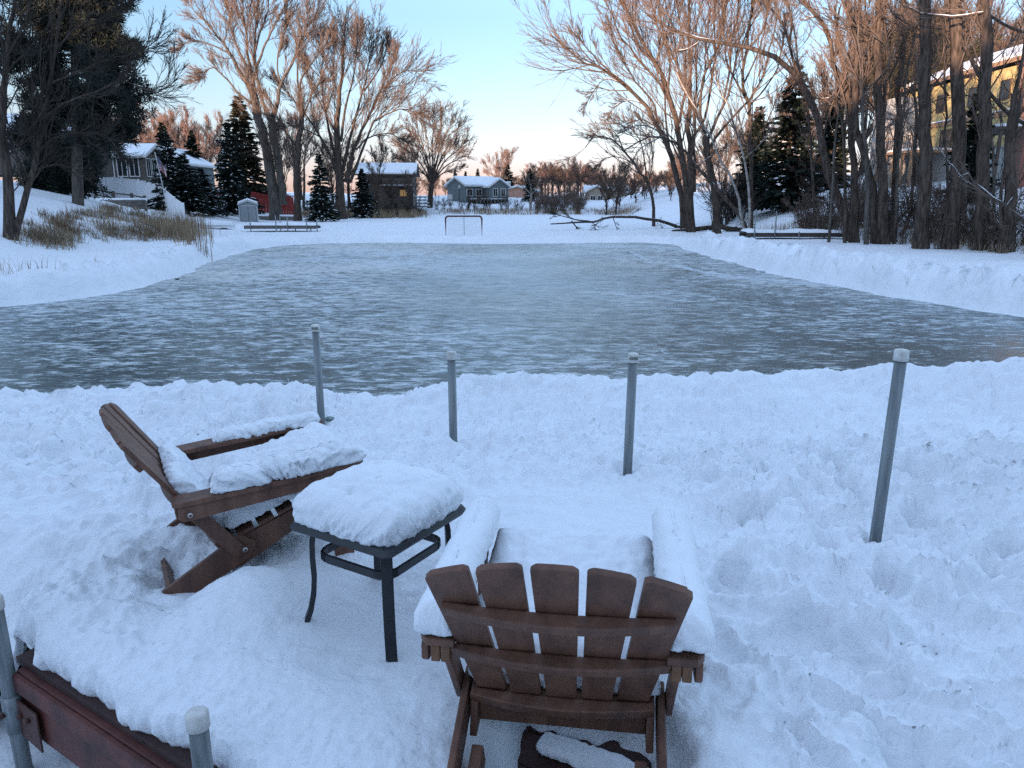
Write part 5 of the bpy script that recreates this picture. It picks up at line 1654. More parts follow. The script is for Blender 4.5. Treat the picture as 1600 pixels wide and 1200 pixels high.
# grey blue house
hs = house('grey blue house with twin snowy gables and a timber deck at the far shore', -5.9, 121, 0.5, radians(33))
gable(hs, 6.4, 6.0, 2.9, 1.15, 'grey_wall', over=0.4)
gable(hs, 3.4, 3.2, 2.75, 1.05, 'grey_wall', axis='y', over=0.35, off=(1.5, -3.3, 0))
for u, z in ((-0.6, 1.9), (-2.2, 1.9), (-1.1, 0.3)): add_window(hs, (u - 0.4, -3.02, z), 1.0, 1.0, '-y')
for u in (0.8, 2.2): add_window(hs, (u, -4.92, 1.9), 0.8, 1.2, '-y')
box('deck_floor', (-0.3, -4.6, 0.85), (5.6, 2.6, 0.14), M['dark_wood'], hs)
box('deck_snow', (-0.3, -4.9, 0.97), (5.5, 1.9, 0.1), M['tree_snow'], hs)
for k in range(9): box('deck_slat', (-3.0 + k * 0.62, -5.86, 0.1), (0.22, 0.05, 1.4), M['grey_wood'], hs)
# peach house
hs = house('peach coloured house wall with snowy roof and chimney, lit by low sun', 1.6, 140, 0.4, radians(-14))
gable(hs, 6.0, 5.0, 2.3, 0.8, 'peach_wall', axis='y', over=0.4)
box('chimney', (-2.4, 0.3, 3.3), (0.7, 0.7, 1.3), M['pale_wall'], hs)
box('chimney_snow', (-2.4, 0.3, 4.03), (0.75, 0.75, 0.16), M['tree_snow'], hs)
add_window(hs, (-1.6, -2.52, 0.4), 0.8, 0.8, '-y')
# ranch house right of the thicket
hs = house('low beige ranch house with several snowy gables, right of the far thicket', 17.0, 131, 0.3, radians(-6))
gable(hs, 9.0, 5.0, 2.2, 0.9, 'beige_wall', over=0.4)
gable(hs, 3.6, 3.4, 2.1, 1.0, 'beige_wall', axis='y', over=0.35, off=(-2.6, -3.6, 0))
gable(hs, 2.6, 2.8, 2.0, 0.7, 'beige_wall', axis='y', over=0.3, off=(1.0, -3.2, 0))
for u, v in ((-3.2, -5.32), (-2.0, -5.32), (1.0, -4.62), (3.0, -2.52), (3.9, -2.52)): add_window(hs, (u, v, 1.1), 0.85, 1.1, '-y')
# roof far left, behind the pine
hs = house('house with a long snowy roof glimpsed behind the tall pine', -41.0, 66, 4.6, 0)
gable(hs, 11.0, 6.0, 2.2, 1.3, 'brown_wall', over=0.5, fascia='dark_trim')
for u in (0.5, 2.5, 4.2): add_window(hs, (u, -3.02, 1.2), 1.0, 1.1, '-y')

# yellow house on the right bank: long side towards the lake
hs = house('large yellow two storey house with brick chimney behind the grove, sunlit', 35.5, 53.5, 2.6, 0)
bmw = bmesh.new()
add_box(bmw, (0, 0, 3.2), (9.0, 18.0, 7.4))
link('wall', bm_mesh('wall', bmw, M['yellow_wall']), hs)
for nm, z, th, ov, mt in (('roof', 7.02, 0.26, 0.55, 'tan_trim'), ('roof_snow', 7.27, 0.22, 0.5, 'tree_snow')):
    bm = bmesh.new()
    pr = [(-4.5 - ov, z), (0, z + 1.9), (4.5 + ov, z), (4.5 + ov, z + th), (0, z + 1.9 + th), (-4.5 - ov, z + th)]
    lo = [bm.verts.new((a, -9 - ov, b)) for a, b in pr]
    hi = [bm.verts.new((a, 9 + ov, b)) for a, b in pr]
    bm.faces.new(lo); bm.faces.new(hi[::-1])
    for i in range(6): bm.faces.new((lo[i], hi[i], hi[(i + 1) % 6], lo[(i + 1) % 6]))
    link(nm, bm_mesh(nm, bm, M[mt]), hs)
box('foundation', (-4.53, 0, 0.9), (0.1, 18.1, 2.6), M['pale_wall'], hs)
box('belt_board', (-4.56, 0, 4.15), (0.16, 18.1, 0.30), M['tan_trim'], hs)
box('belt_snow', (-4.60, 0, 4.34), (0.22, 18.0, 0.08), M['tree_snow'], hs)
for y_, z_, w_, h_ in ((-0.2, 5.6, 0.9, 1.1), (-3.6, 5.6, 0.9, 1.1), (3.6, 5.6, 1.1, 1.1), (-1.3, 3.1, 0.7, 1.3), (2.4, 3.0, 1.4, 1.4)):
    add_window(hs, (-4.54, y_, z_), w_, h_, '-x', 'dark_trim')
box('annex', (-5.6, 7.4, 3.0), (2.2, 3.6, 6.6), M['pale_wall'], hs)
box('deck_floor', (-6.0, 4.0, 2.2), (3.0, 5.5, 0.18), M['tan_trim'], hs)
box('deck_snow', (-6.0, 4.0, 2.35), (2.9, 5.4, 0.12), M['tree_snow'], hs)
for k in range(5): box('deck_post', (-7.3, 1.5 + k * 1.25, 0.9), (0.16, 0.16, 2.5), M['tan_trim'], hs)
for k in range(19): box('baluster', (-7.42, 1.4 + k * 0.29, 2.8), (0.04, 0.05, 0.9), M['dark_trim'], hs)
box('deck_rail', (-7.42, 4.0, 3.27), (0.09, 5.5, 0.09), M['tan_trim'], hs)
ch_ = box('chimney', (-6.35, -9.3, 2.8), (1.3, 1.25, 6.6), M['brick'], hs)
box('chimney_cap', (0, 0, 0), (1.5, 1.45, 0.22), M['brick'], ch_).location = (-6.35, -9.3, 6.2)
box('cap_snow', (0, 0, 0), (1.4, 1.35, 0.14), M['tree_snow'], ch_).location = (-6.35, -9.3, 6.38)
box('porch_roof', (-6.6, -7.6, 2.8), (3.4, 4.2, 0.16), M['dark_trim'], hs)
box('porch_snow', (-6.6, -7.6, 2.95), (3.35, 4.15, 0.16), M['tree_snow'], hs)
for y_ in (-9.5, -7.6, -5.7): box('porch_post', (-8.1, y_, 0.8), (0.14, 0.14, 3.9), M['dark_trim'], hs)

# unseen house added behind the viewer, blocking rear sky to deepen snow relief
hs = house('unseen brown house added behind the viewer to block the sky', -3.5, -15.5, 1.2, 0)
gable(hs, 20.0, 8.0, 6.2, 2.4, 'brown_wall', over=0.5, fascia='dark_trim')
box('foundation', (0, 0, -0.9), (20.1, 8.1, 1.6), M['pale_wall'], hs)
# ------------------------------------------------------------------ left shore: fences, shed, boat, dock, flag
def G0(px, D): return G(at_d(px, 300, D)[0], D)
fe = empty('panel_fence', (0, 0, 0), 0, 'white vinyl panel fence stepping down the left bank to the spruces', 'fence')
run = [(140, 73, 274), (165, 71.5, 276), (190, 70, 279), (216, 68.5, 282), (244, 67, 286), (258, 64.5, 297), (272, 62.5, 309), (286, 60.5, 319)]
pts = [at_d(px, py, D) for px, D, py in run]
for i, p in enumerate(pts):
    g = G(p[0], p[1])
    box('post', (p[0], p[1], (p[2] + 0.12 + g - 0.3) / 2), (0.13, 0.13, p[2] + 0.12 - g + 0.3), M['vinyl'], fe)
    if i:
        a = pts[i - 1]
        ga = G(a[0], a[1])
        bm = bmesh.new()
        d = Vector((p[0] - a[0], p[1] - a[1], 0)).normalized()
        n = Vector((-d.y, d.x, 0)) * 0.025
        vs = [bm.verts.new(Vector(q) + n * s) for s in (-1, 1) for q in ((a[0], a[1], ga - 0.3), (p[0], p[1], g - 0.3), (p[0], p[1], p[2]), (a[0], a[1], a[2]))]
        for f in ((0, 1, 2, 3), (7, 6, 5, 4), (0, 4, 5, 1), (1, 5, 6, 2), (2, 6, 7, 3), (3, 7, 4, 0)): bm.faces.new([vs[k] for k in f])
        link('panel', bm_mesh('panel', bm, M['vinyl']), fe)
        link('top_rail', tube_obj('top_rail', [tuple(a), tuple(p)], 0.05, 6, M['vinyl'], fe).data, fe) if False else tube_obj('top_rail', [tuple(a), tuple(p)], 0.05, 6, M['vinyl'], fe)
rf = empty('rail_fence', (0, 0, 0), 0, 'dark wooden rail fence in front of the white fence', 'fence')
rp_ = [at_d(px, 309, 56 - i * 0.5) for i, px in enumerate((150, 178, 206, 226))]
for i, p in enumerate(rp_):
    g = G(p[0], p[1])
    p[2] = g
    box('post', (p[0], p[1], g + 0.5), (0.15, 0.15, 1.3), M['dark_wood'], rf)
    if i:
        a = rp_[i - 1]
        for h in (0.3, 0.65, 1.0): tube_obj('rail', [(a[0], a[1], a[2] + h), (p[0], p[1], g + h)], 0.055, 6, M['dark_wood'], rf)
tw = empty('timber_wall', (0, 0, 0), 0, 'low timber retaining wall with snow along the left bank garden', 'retaining wall')
a, b = at_d(150, 318, 53), at_d(228, 320, 52)
for k in range(3):
    z = G(*(a[:2] + b[:2]) / 2) - 0.15 + k * 0.2
    tube_obj('timber', [(a[0], a[1], z), (b[0], b[1], z)], 0.11, 6, M['grey_wood'], tw)
tube_obj('snow_cover', [(a[0], a[1] + .1, z + 0.1), (b[0], b[1] + .1, z + 0.1)], 0.12, 8, M['tree_snow'], tw)

fx = at_d(265, 330, 52)
fp = empty('flagpole', (fx[0], 52, G(fx[0], 52) - 0.1), 0, 'white flagpole with a limp red and white striped flag', 'flagpole')
hp = at_d(252, 240, 52)[2] - fp.location.z
lean = -0.55
tube_obj('pole', [(0, 0, 0), (lean, 0, hp)], [0.035, 0.028], 8, M['trim'], fp)
tube_obj('finial', [(lean, 0, hp), (lean, 0, hp + 0.04), (lean, 0, hp + 0.09)], [0.03, 0.05, 0.01], 8, M['trim'], fp)
def mat_flag():
    m, N, L, b = new_mat('flag cloth')
    uv = N.new('ShaderNodeUVMap')
    sep = N.new('ShaderNodeSeparateXYZ')
    L.new(uv.outputs[0], sep.inputs[0])
    def mm(op, a, c):
        n = N.new('ShaderNodeMath'); n.operation = op
        for i, q in enumerate((a, c)):
            if isinstance(q, (int, float)): n.inputs[i].default_value = q
            else: L.new(q, n.inputs[i])
        return n.outputs[0]
    st = mm('LESS_THAN', mm('FRACT', mm('MULTIPLY', sep.outputs['Y'], 6.5), 0), 0.5)
    cant = mm('MULTIPLY', mm('LESS_THAN', sep.outputs['X'], 0.42), mm('GREATER_THAN', sep.outputs['Y'], 0.46))
    x1 = N.new('ShaderNodeMixRGB'); x1.inputs[1].default_value = (0.62, 0.60, 0.60, 1); x1.inputs[2].default_value = (0.36, 0.03, 0.045, 1)
    L.new(st, x1.inputs[0])
    sx = mm('LESS_THAN', mm('ABSOLUTE', mm('SUBTRACT', mm('FRACT', mm('MULTIPLY', sep.outputs['X'], 26), 0), 0.5), 0), 0.2)
    sy = mm('LESS_THAN', mm('ABSOLUTE', mm('SUBTRACT', mm('FRACT', mm('MULTIPLY', sep.outputs['Y'], 18), 0), 0.5), 0), 0.2)
    x0 = N.new('ShaderNodeMixRGB'); x0.inputs[1].default_value = (0.03, 0.04, 0.13, 1); x0.inputs[2].default_value = (0.6, 0.6, 0.62, 1)
    L.new(mm('MULTIPLY', sx, sy), x0.inputs[0])
    x2 = N.new('ShaderNodeMixRGB')
    L.new(cant, x2.inputs[0]); L.new(x1.outputs[0], x2.inputs[1]); L.new(x0.outputs[0], x2.inputs[2])
    L.new(x2.outputs[0], b.inputs['Base Color'])
    b.inputs['Roughness'].default_value = 0.9
    return m
nu, nv = 24, 16
V, F, UV = [], [], []
for j in range(nv + 1):
    for i in range(nu + 1):
        u, v = i / nu, j / nv
        # hangs: the fly edge droops straight down beside the pole
        px_ = 0.06 + 0.42 * (1 - math.exp(-u * 1.5)) + 0.03 * sin(u * 9)
        py_ = 0.11 * sin(u * 13 + v * 1.5) * u ** 0.5
        pz_ = hp - 0.15 - 0.95 * (1 - v) - 0.85 * u ** 1.1 * (0.5 + 0.5 * v)
        V.append((lean * (pz_ / hp) + px_, py_, pz_)); UV.append((u, v))
for j in range(nv):
    for i in range(nu): F.append((j * (nu + 1) + i, j * (nu + 1) + i + 1, (j + 1) * (nu + 1) + i + 1, (j + 1) * (nu + 1) + i))
me = bpy.data.meshes.new('flag'); me.from_pydata(V, [], F)
ul = me.uv_layers.new(name='UVMap')
for l in me.loops: ul.data[l.index].uv = UV[l.vertex_index]
me.materials.append(mat_flag())
me.polygons.foreach_set('use_smooth', np.full(len(me.polygons), True))
fo = link('flag', me, fp)
sm = fo.modifiers.new('thick', 'SOLIDIFY'); sm.thickness = 0.006

# grey shed
sp = at_d(389, 341, 69)
sh = empty('garden_shed', (sp[0], 69, G(sp[0], 69) - 0.25), radians(18), 'blue grey storage shed with double doors and snowy roof on left shore', 'shed')
gable(sh, 1.55, 1.35, 1.72, 0.30, 'shed', axis='y', over=0.1, fascia='shed_light', snow=0.14)
for s in (-1, 1):
    dr = box('door', (s * 0.33, -0.70, 0.88), (0.62, 0.05, 1.55), M['shed'], sh)
    box('handle', (s * 0.07, -0.745, 0.88), (0.035, 0.04, 0.2), M['shed_light'], dr)
    box('corner_trim', (s * 0.76, -0.69, 0.85), (0.09, 0.07, 1.7), M['shed_light'], sh)
box('door_trim', (0, -0.69, 1.70), (1.4, 0.06, 0.08), M['shed_light'], sh)
for k in range(3): box('side_rib', (0.79, -0.35 + k * 0.4, 0.85), (0.05, 0.08, 1.65), M['shed_light'], sh)

def red_run(label, px0, px1, D, y0):
    a, b = at_d(px0, 300, D), at_d(px1, 300, D)
    f = empty('board_fence', (a[0], D, G(a[0], D)), 0, label, 'fence', 'red board fences')
    n = max(2, int(round((b[0] - a[0]) / 0.30)))
    zt = at_d(px0, y0, D)[2] - f.location.z
    bd = None
    for i in range(n):
        if bd is None: bd = box('board', (0, 0, zt / 2 - 0.2), (0.28, 0.04, zt + 0.4), M['red_fence'], f); o = bd
        else: o = link('board', bd.data, f)
        o.location = (i * 0.30, 0.006 * (i % 2), G(a[0] + i * 0.3, D) - f.location.z)
    box('rail', ((b[0] - a[0]) / 2, -0.045, zt * 0.75), (b[0] - a[0], 0.05, 0.1), M['red_fence'], f)
    return f
red_run('red board fence between the boat and the grey shed', 305, 372, 79, 298)
red_run('red board fence behind the twin cottonwood, right of the shed', 394, 460, 82, 299)
rw = empty('retaining_wall', (0, 0, 0), 0, 'low stone retaining wall capped with snow, right of the shed', 'retaining wall')
a, b = at_d(403, 328, 75), at_d(461, 330, 73)
zz = G(*((a + b) / 2)[:2])
ang = math.atan2(b[1] - a[1], b[0] - a[0])
rgw = np.random.default_rng(9)
st_ = None
for row in range(2):
    for k in range(9):
        f = (k + 0.5 + 0.5 * (row % 2)) / 9.5
        q = a + (b - a) * f
        w_ = np.linalg.norm((b - a)[:2]) / 9.6
        o = box('stone', (0, 0, 0), (w_ * rgw.uniform(0.9, 0.98), 0.4, 0.33), M['grey_wood'], rw, bev=0.03) if st_ is None else link('stone', st_, rw)
        st_ = st_ or o.data
        o.location = (q[0], q[1] + rgw.uniform(-.03, .03), zz - 0.12 + row * 0.35)
        o.rotation_euler.z = ang
m_ = (a + b) / 2
box('snow_cover', (m_[0], m_[1], zz + 0.47), (np.linalg.norm((b - a)[:2]) * 1.02, 0.5, 0.16), M['tree_snow'], rw, rz=ang, bev=0.05)

# overturned white boat under snow
bp_ = at_d(335, 342, 53)
bt = empty('rowing_boat', (bp_[0], 53, G(bp_[0], 53)), radians(4), 'overturned white rowing boat heaped with snow on the left shore', 'boat')
def loft(name, secs, mat, par):
    n = len(secs[0]); V = [p for s in secs for p in s]; F = []
    for i in range(len(secs) - 1):
        for k in range(n - 1): F.append((i * n + k, i * n + k + 1, (i + 1) * n + k + 1, (i + 1) * n + k))
    me = bpy.data.meshes.new(name); me.from_pydata(V, [], F); me.materials.append(mat)
    me.polygons.foreach_set('use_smooth', np.full(len(me.polygons), True))
    return link(name, me, par)
def hull(sc_, lift, lo):
    S = []
    for i in range(13):
        u = -1 + i / 6
        b_ = (1 - abs(u) ** 2.6) ** 0.6 * 0.5 * sc_ + 0.02
        h = (0.42 - 0.10 * u * u) * sc_ + lift
        S.append([(u * 1.35 * sc_, b_ * cos(t), lo + (h - lo) * sin(t) ** 0.8) for t in np.linspace(0.02, pi - 0.02, 9)])
    return S
loft('hull', hull(1.0, 0, 0.06), M['vinyl'], bt)
loft('snow_cover', hull(0.97, 0.16, 0.24), M['tree_snow'], bt)
box('rest_beam', (-0.6, 0, 0.0), (0.14, 1.0, 0.16), M['dark_wood'], bt)
box('rest_beam', (0.6, 0, 0.0), (0.14, 1.0, 0.16), M['dark_wood'], bt)

def small_dock(label, pl, D, deck, w, posts, zdeck, mat):
    """deck: (px0, px1); posts: (px, photo height of the top, y offset)"""
    a, b = at_d(deck[0], 350, D)[0], at_d(deck[1], 350, D)[0]
    t = empty('lake_dock', ((a + b) / 2, D, LAKE_Z), 0, label, 'dock')
    L_ = b - a
    zd = zdeck - LAKE_Z
    n = int(L_ / 0.16)
    pl_ = None
    for i in range(n):
        if pl_ is None: pl_ = box('plank', (0, 0, 0), (0.145, w, 0.045), M[mat], t); o = pl_
        else: o = link('plank', pl_.data, t)
        o.location = (-L_ / 2 + 0.08 + i * 0.16, 0, zd)
    for s in (-1, 1): box('beam', (0, s * (w / 2 - 0.05), zd - 0.11), (L_, 0.06, 0.16), M[mat], t)
    sc_n = 40
    xs = np.linspace(-L_ / 2, L_ / 2, sc_n)
    secs = [[(x, y * w / 2 * 1.02, zd + 0.03 + (0.15 + 0.03 * math.sin(x * 2.3) + 0.02 * math.sin(x * 5)) * math.sqrt(max(0, 1 - abs(y) ** 4)) * (0.3 if i in (0, sc_n - 1) else 1)) for y in np.linspace(-1, 1, 11)] for i, x in enumerate(xs)]
    loft('snow_cover', secs, M['tree_snow'], t)
    for px, yt, dy in posts:
        x = at_d(px, 350, D + dy)[0] - (a + b) / 2
        zt = at_d(px, yt, D + dy)[2] - LAKE_Z
        tube_obj('post', [(x, dy, -0.3), (x, dy, zt)], 0.035, 8, M['post'], t)
    return t
small_dock('small snowy dock on thin steel legs along the left shore', None, 49.5, (386, 497), 1.3,
           [(431, 336, -0.7), (438, 337, 0.7), (449, 338, -0.7), (461, 352, 0.7), (479, 345, -0.7), (485, 345, 0.7), (495, 346, -0.7), (391, 344, -0.7)], -0.14, 'grey_wood')
small_dock('weathered snow topped dock at the foot of the right grove', None, 40.5, (1162, 1312), 1.4,
           [(1180, 327, -0.75), (1212, 330, -0.75), (1176, 362, 0.7), (1250, 362, -0.75), (1290, 362, 0.7)], -0.20, 'dark_wood')

lp_ = at_d(718, 327, 112)
lt = empty('lamp_post', (lp_[0], 112, G(lp_[0], 112) - 0.1), 0, 'thin dark lamp post in front of the grey blue house', 'lamp post')
tube_obj('pole', [(0, 0, 0), (0, 0, 2.5)], 0.06, 8, M['dark_wood'], lt)
tube_obj('lantern', [(0, 0, 2.5), (0, 0, 2.55), (0, 0, 2.85), (0, 0, 3.0)], [0.08, 0.16, 0.18, 0.03], 6, M['trim'], lt)
sg = at_d(703, 315, 114)
bs = empty('notice_board', (sg[0], 114, G(sg[0], 114) - 0.05), 0, 'small white board on posts left of the grey blue house', 'board')
box('panel', (0, 0, 1.1), (0.75, 0.06, 0.8), M['trim'], bs)
for s in (-1, 1): box('post', (s * 0.34, 0.05, 0.4), (0.07, 0.05, 1.4), M['grey_wood'], bs)
bn = at_d(1301, 338, 47)
wb = empty('wood_stack', (bn[0], 47, G(bn[0], 47)), radians(-3), 'short stack of cut logs under snow beside the leaning trunk', 'log stack')
lg = None
for i in range(2):
    for k in range(6):
        if lg is None:
            lg = tube_obj('log', [(0, -0.2, 0), (0, 0.2, 0)], 0.12, 9, M['tan_trim'], wb); o = lg
        else: o = link('log', lg.data, wb)
        o.location = (-0.7 + 0.25 * k + 0.05 * i, 0, 0.12 + 0.22 * i)
box('snow_cover', (0, 0, 0.54), (1.55, 0.42, 0.2), M['tree_snow'], wb, bev=0.07)
ic = at_z(514, 648, 0.0)
bm = bmesh.new()
bmesh.ops.create_icosphere(bm, subdivisions=2, radius=0.03, matrix=Matrix.Translation((0, 0, 0)) @ Matrix.Diagonal((1.3, 1, 0.6, 1)))
for v in bm.verts: v.co *= 1 + 0.25 * float(pn(v.co.x * 60, v.co.y * 60 + v.co.z * 40))
M['ice_chunk'] = mat_basic('greenish ice', (0.12, 0.18, 0.17), (0.25, 0.33, 0.31), 0.3, 30, bump=0.2)
o = link('ice_chunk', bm_mesh('ice_chunk', bm, M['ice_chunk']))
o.location = (ic[0], ic[1], NZ(ic[0], ic[1]) + 0.008)
tag(o, 'small greenish lump of ice beside the farthest pipe post', 'ice chunk')
# ------------------------------------------------------------------ fallen limb, shrubs, dry grass
fl_pts = [(860, 350), (897, 348), (930, 347), (950, 340), (990, 340), (1027, 346), (1053, 355), (1066, 358.5)]
W = []
D0 = 55.0
def lakept(px, py, D): return at_d(px, py, D)
W.append((np.array([lakept(x, y, D0 - i * 0.5) for i, (x, y) in enumerate(fl_pts[::-1])][::-1]), 0.04, 0.12))
W.append((np.array([lakept(x, y, 52) for x, y in ((928, 347), (900, 343), (880, 338), (866, 334))]), 0.07, 0.02))
W.append((np.array([lakept(x, y, 53) for x, y in ((893, 345), (902, 356), (916, 368))]), 0.06, 0.02))
W.append((np.array([lakept(x, y, 51) for x, y in ((945, 342), (930, 352), (932, 366))]), 0.035, 0.01))
W.append((np.array([lakept(x, y, 51) for x, y in ((958, 340), (962, 352), (968, 366))]), 0.035, 0.01))
W.append((np.array([lakept(x, y, 49) for x, y in ((1050, 363), (1073, 360), (1117, 355), (1150, 358), (1163, 360))]), 0.15, 0.18))
b0 = np.array([W[0][0][-1][0], W[0][0][-1][1], LAKE_Z])
tr, cw, sn = limbs_to_meshes([(q - b0, a, b) for q, a, b in W], 55, nb=8, nt=6, nf=3, rf=0.010, bmax=1.2, rs=1.0, snow=0.5, bark='bark', up=0.06)
t = empty('fallen_limb', tuple(b0), 0, 'long crooked limb lying over the snow on the lake at right', 'fallen tree')
link('trunk', tr.mesh('trunk', M['bark']), t)
link('twigs', cw.mesh('twigs', M['twig_dark']), t)
if sn.n: tag(link('branch_snow', sn.mesh('branch_snow', M['tree_snow']), t), kind='stuff')

SHR = []
for i in range(4):
    rng = np.random.default_rng(900 + i)
    limbs = []
    for k in range(16):
        a, r, h = rng.uniform(0, 2 * pi), rng.uniform(0.3, 1.5), rng.uniform(1.2, 3.0)
        b = rng.uniform(-0.35, 0.35, 2)
        limbs.append(([(b[0], b[1], -0.1), (b[0] + cos(a) * r * 0.35, b[1] + sin(a) * r * 0.35, h * 0.55), (b[0] + cos(a) * r, b[1] + sin(a) * r, h)], 0.028, 0.008))
    tr, cw, sn = limbs_to_meshes(limbs, 900 + i, nb=6, nt=4, nf=2, rf=0.006, bmax=1.2, sides=5, rs=1.0, up=0.03, wig=0.25)
    SHR.append((tr.mesh('stems', M['twig_dark']), cw.mesh('twigs', M['twig_dark']), {}, {}))
def shrub(x, y, s, kind, label, group, mk, rz, sz=1.0):
    t = empty('shrub', (x, y, G(x, y)), rz, label, 'shrub', group)
    t.scale = (s, s, s * sz)
    a, b, s1, s2 = SHR[kind]
    link('stems', crown_in(a, s1, mk), t)
    link('twigs', crown_in(b, s2, mk), t)
rs_ = np.random.default_rng(31)
for i in range(52):
    D = rs_.uniform(25.5, 46)
    x = np.interp(D, YR, XR) + rs_.uniform(-0.9, 2.6)
    shrub(x, D, rs_.uniform(0.40, 0.85), i % 4, 'leafless shrub in the tangle at the foot of the right grove', 'shrubs in the right grove', 'twig', rs_.uniform(0, 6))
for i in range(16):
    D = rs_.uniform(46, 70)
    x = np.interp(D, YR, XR) + rs_.uniform(-0.8, 7)
    shrub(x, D, rs_.uniform(0.7, 1.35), i % 4, 'leafless shrub in the thicket under the right shore cottonwoods', 'shrubs on the right shore', ('twig_dark', 'twig_red', 'twig_dark')[i % 3], rs_.uniform(0, 6))
for i in range(30):
    px = 836 + 78 * i / 29 + rs_.uniform(-5, 5)
    D = rs_.uniform(101, 122)
    p = at_d(px, 330, D)
    shrub(p[0], D, rs_.uniform(0.5, 1.1), i % 4, 'brown brush in the hedge along the far shore right of centre', 'brush at the far shore', ('twig', 'twig_red')[i % 2], rs_.uniform(0, 6))
for i in range(13):
    px = 520 + 135 * i / 12 + rs_.uniform(-5, 5)
    D = rs_.uniform(83, 97)
    p = at_d(px, 335, D)
    shrub(p[0], D, rs_.uniform(0.35, 0.75), i % 4, 'dark brush in the mass before the brown house', 'brush before the brown house', 'twig_dark', rs_.uniform(0, 6))
for i in range(12):
    px = 680 + 135 * i / 11 + rs_.uniform(-5, 5)
    p = at_d(px, 335, 104)
    shrub(p[0], 103.5 + rs_.uniform(0, 3), rs_.uniform(0.35, 0.7), i % 4, 'low shrub at the water edge before the grey blue house', 'low shrubs at the far water edge', 'twig_dark', rs_.uniform(0, 6))

def hit(px, py, d0=12.0, d1=140.0, n=900):
    """where sight lines meet the ground (survey helper)"""
    px, py = np.asarray(px, float), np.asarray(py, float)
    u, v = (px - 800) / FPX, (600 - py) / FPX
    dy, dz = cos(PITCH) + v * sin(PITCH), -sin(PITCH) + v * cos(PITCH)
    out = np.full(px.shape, np.nan)
    for D in np.geomspace(d0, d1, n):
        k = D / dy
        z = CAM_Z + dz * k
        m = np.isnan(out)
        if not m.any(): break
        g = ground_z(u[m] * k[m], np.full(m.sum(), D))
        o = out[m]
        o[z[m] <= g] = D
        out[m] = o
    k = out / dy
    return np.stack([u * k, out], 1)

def blades(name, label, XY, h, w, mat, seed, lean=0.35, cat='grass'):
    rng = np.random.default_rng(seed)
    n = len(XY)
    z = ground_z(XY[:, 0], XY[:, 1]) - 0.03
    b = np.column_stack([XY, z])
    a = rng.uniform(0, 2 * pi, n)
    hh = h * rng.uniform(0.45, 1.2, n)
    ln = np.abs(rng.normal(0, lean, n)) * hh
    d = np.column_stack([np.cos(a), np.sin(a), np.zeros(n)])
    s = np.column_stack([-np.sin(a), np.cos(a), np.zeros(n)]) * (w * rng.uniform(0.6, 1.3, n))[:, None]
    mid = b + d * (ln * 0.35)[:, None] + np.column_stack([np.zeros((n, 2)), hh * 0.6])
    tip = b + d * ln[:, None] + np.column_stack([np.zeros((n, 2)), hh])
    V = np.stack([b - s, b + s, mid + s * 0.7, mid - s * 0.7, tip], 1).reshape(-1, 3)
    o = np.arange(n)[:, None] * 5
    me = mesh_np(name, V, [o + np.array([[0, 1, 2, 3]]), o + np.array([[3, 2, 4]])], M[mat], False)
    return link(name, me)
rg = np.random.default_rng(41)
cl = []
for (x0, x1, y0, y1, n) in ((28, 110, 345, 388, 26), (60, 175, 330, 385, 40), (150, 240, 325, 375, 42), (220, 300, 345, 378, 34), (100, 300, 325, 350, 24)):
    cl += [(rg.uniform(x0, x1), rg.uniform(y0, y1)) for _ in range(n)]
c = hit([p[0] for p in cl], [p[1] for p in cl])
c = c[~np.isnan(c[:, 0])]
XY = np.repeat(c, 52, axis=0) + rg.normal(0, 0.24, (len(c) * 52, 2))
tag(blades('dry_grass', None, XY, 0.40, 0.011, 'grass', 1, 0.8), 'tan dry grass matted on the left bank below the pine', 'grass', None, 'stuff')
cl = [(rg.uniform(255, 322), rg.uniform(352, 379)) for _ in range(130)]
c = hit([p[0] for p in cl], [p[1] for p in cl]); c = c[~np.isnan(c[:, 0])]
XY = np.repeat(c, 9, axis=0) + rg.normal(0, 0.25, (len(c) * 9, 2))
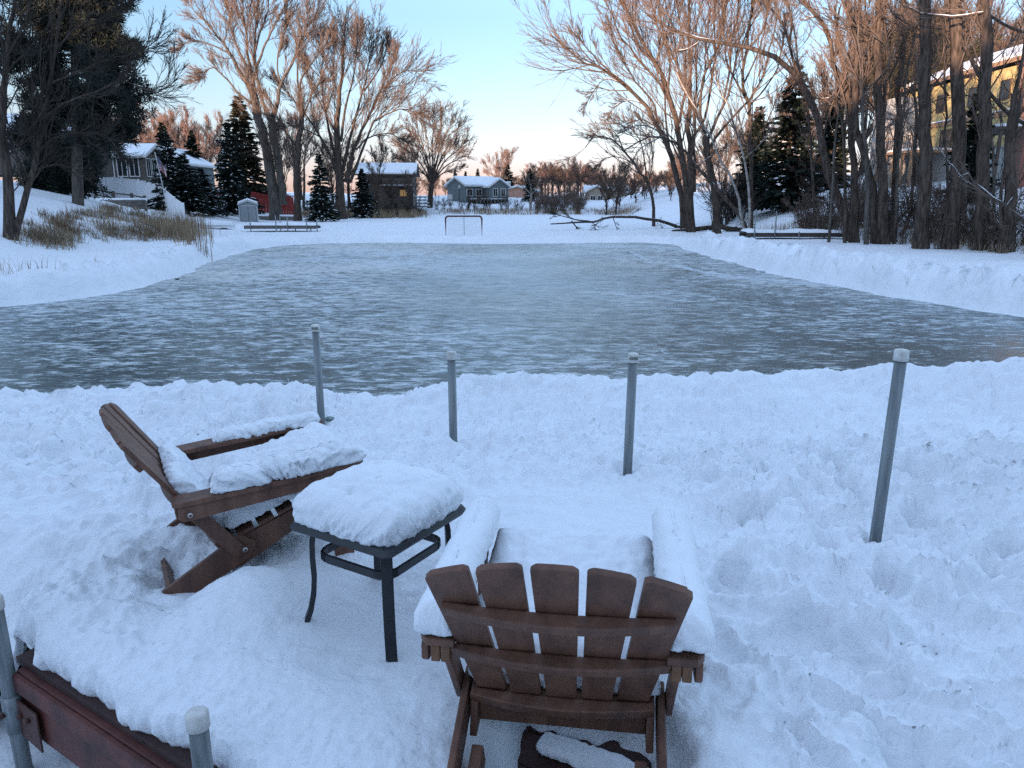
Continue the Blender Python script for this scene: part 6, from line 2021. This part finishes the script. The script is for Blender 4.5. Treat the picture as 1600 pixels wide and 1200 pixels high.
tag(blades('reed_bed', None, XY, 1.0, 0.012, 'grass', 2, 0.08), 'upright tan reeds at the edge of the frozen lake', 'reeds', None, 'stuff')
cl = [(rg.uniform(470, 660), rg.uniform(334, 341)) for _ in range(120)]
c = hit([p[0] for p in cl], [p[1] for p in cl]); c = c[~np.isnan(c[:, 0])]
XY = np.repeat(c, 40, axis=0) + rg.normal(0, 0.7, (len(c) * 40, 2))
tag(blades('shore_grass', None, XY, 0.9, 0.022, 'grass', 3), 'brown grass fringe along the far left shoreline', 'grass', None, 'stuff')
cl = [(rg.uniform(690, 990), rg.uniform(328, 336)) for _ in range(120)]
c = hit([p[0] for p in cl], [p[1] for p in cl]); c = c[~np.isnan(c[:, 0])]
XY = np.repeat(c, 24, axis=0) + rg.normal(0, 0.7, (len(c) * 24, 2))
tag(blades('shore_grass', None, XY, 0.6, 0.024, 'grass', 4), 'sparse dry grass along the far middle shoreline', 'grass', None, 'stuff')
cl = [(rg.uniform(1060, 1600), 0) for _ in range(150)]
XY = []
for px, _ in cl:
    D = rg.uniform(28, 52)
    XY.append((np.interp(D, YR, XR) + rg.uniform(0, 3.5), D))
XY = np.repeat(np.array(XY), 26, axis=0) + rg.normal(0, 0.35, (150 * 26, 2))
tag(blades('bank_grass', None, XY, 0.5, 0.010, 'grass', 5), 'dry grass and stalks poking through snow under the right grove', 'grass', None, 'stuff')
# reed clumps standing in the lake snow at the left
for k, (px, py, n, sp, h, lab) in enumerate(((14, 432, 46, 0.30, 0.55, 'clump of broken tan reeds in the snow at the left edge'), (72, 426, 14, 0.28, 0.45, 'few bent reed stalks right of the left edge clump'), (152, 421, 5, 0.05, 0.34, 'single upright reed tuft in the snow left of the rink'), (196, 415, 4, 0.04, 0.26, 'tiny pale reed tuft nearest the rink bank'))):
    p = at_z(px, py, LAKE_Z)
    o = blades('reed_clump', None, rg.normal(0, sp, (n, 2)) + p[:2], h, 0.009, 'grass', 60 + k, 0.45 if k < 2 else 0.15)
    tag(o, lab, 'reeds', 'reeds standing in the lake snow')
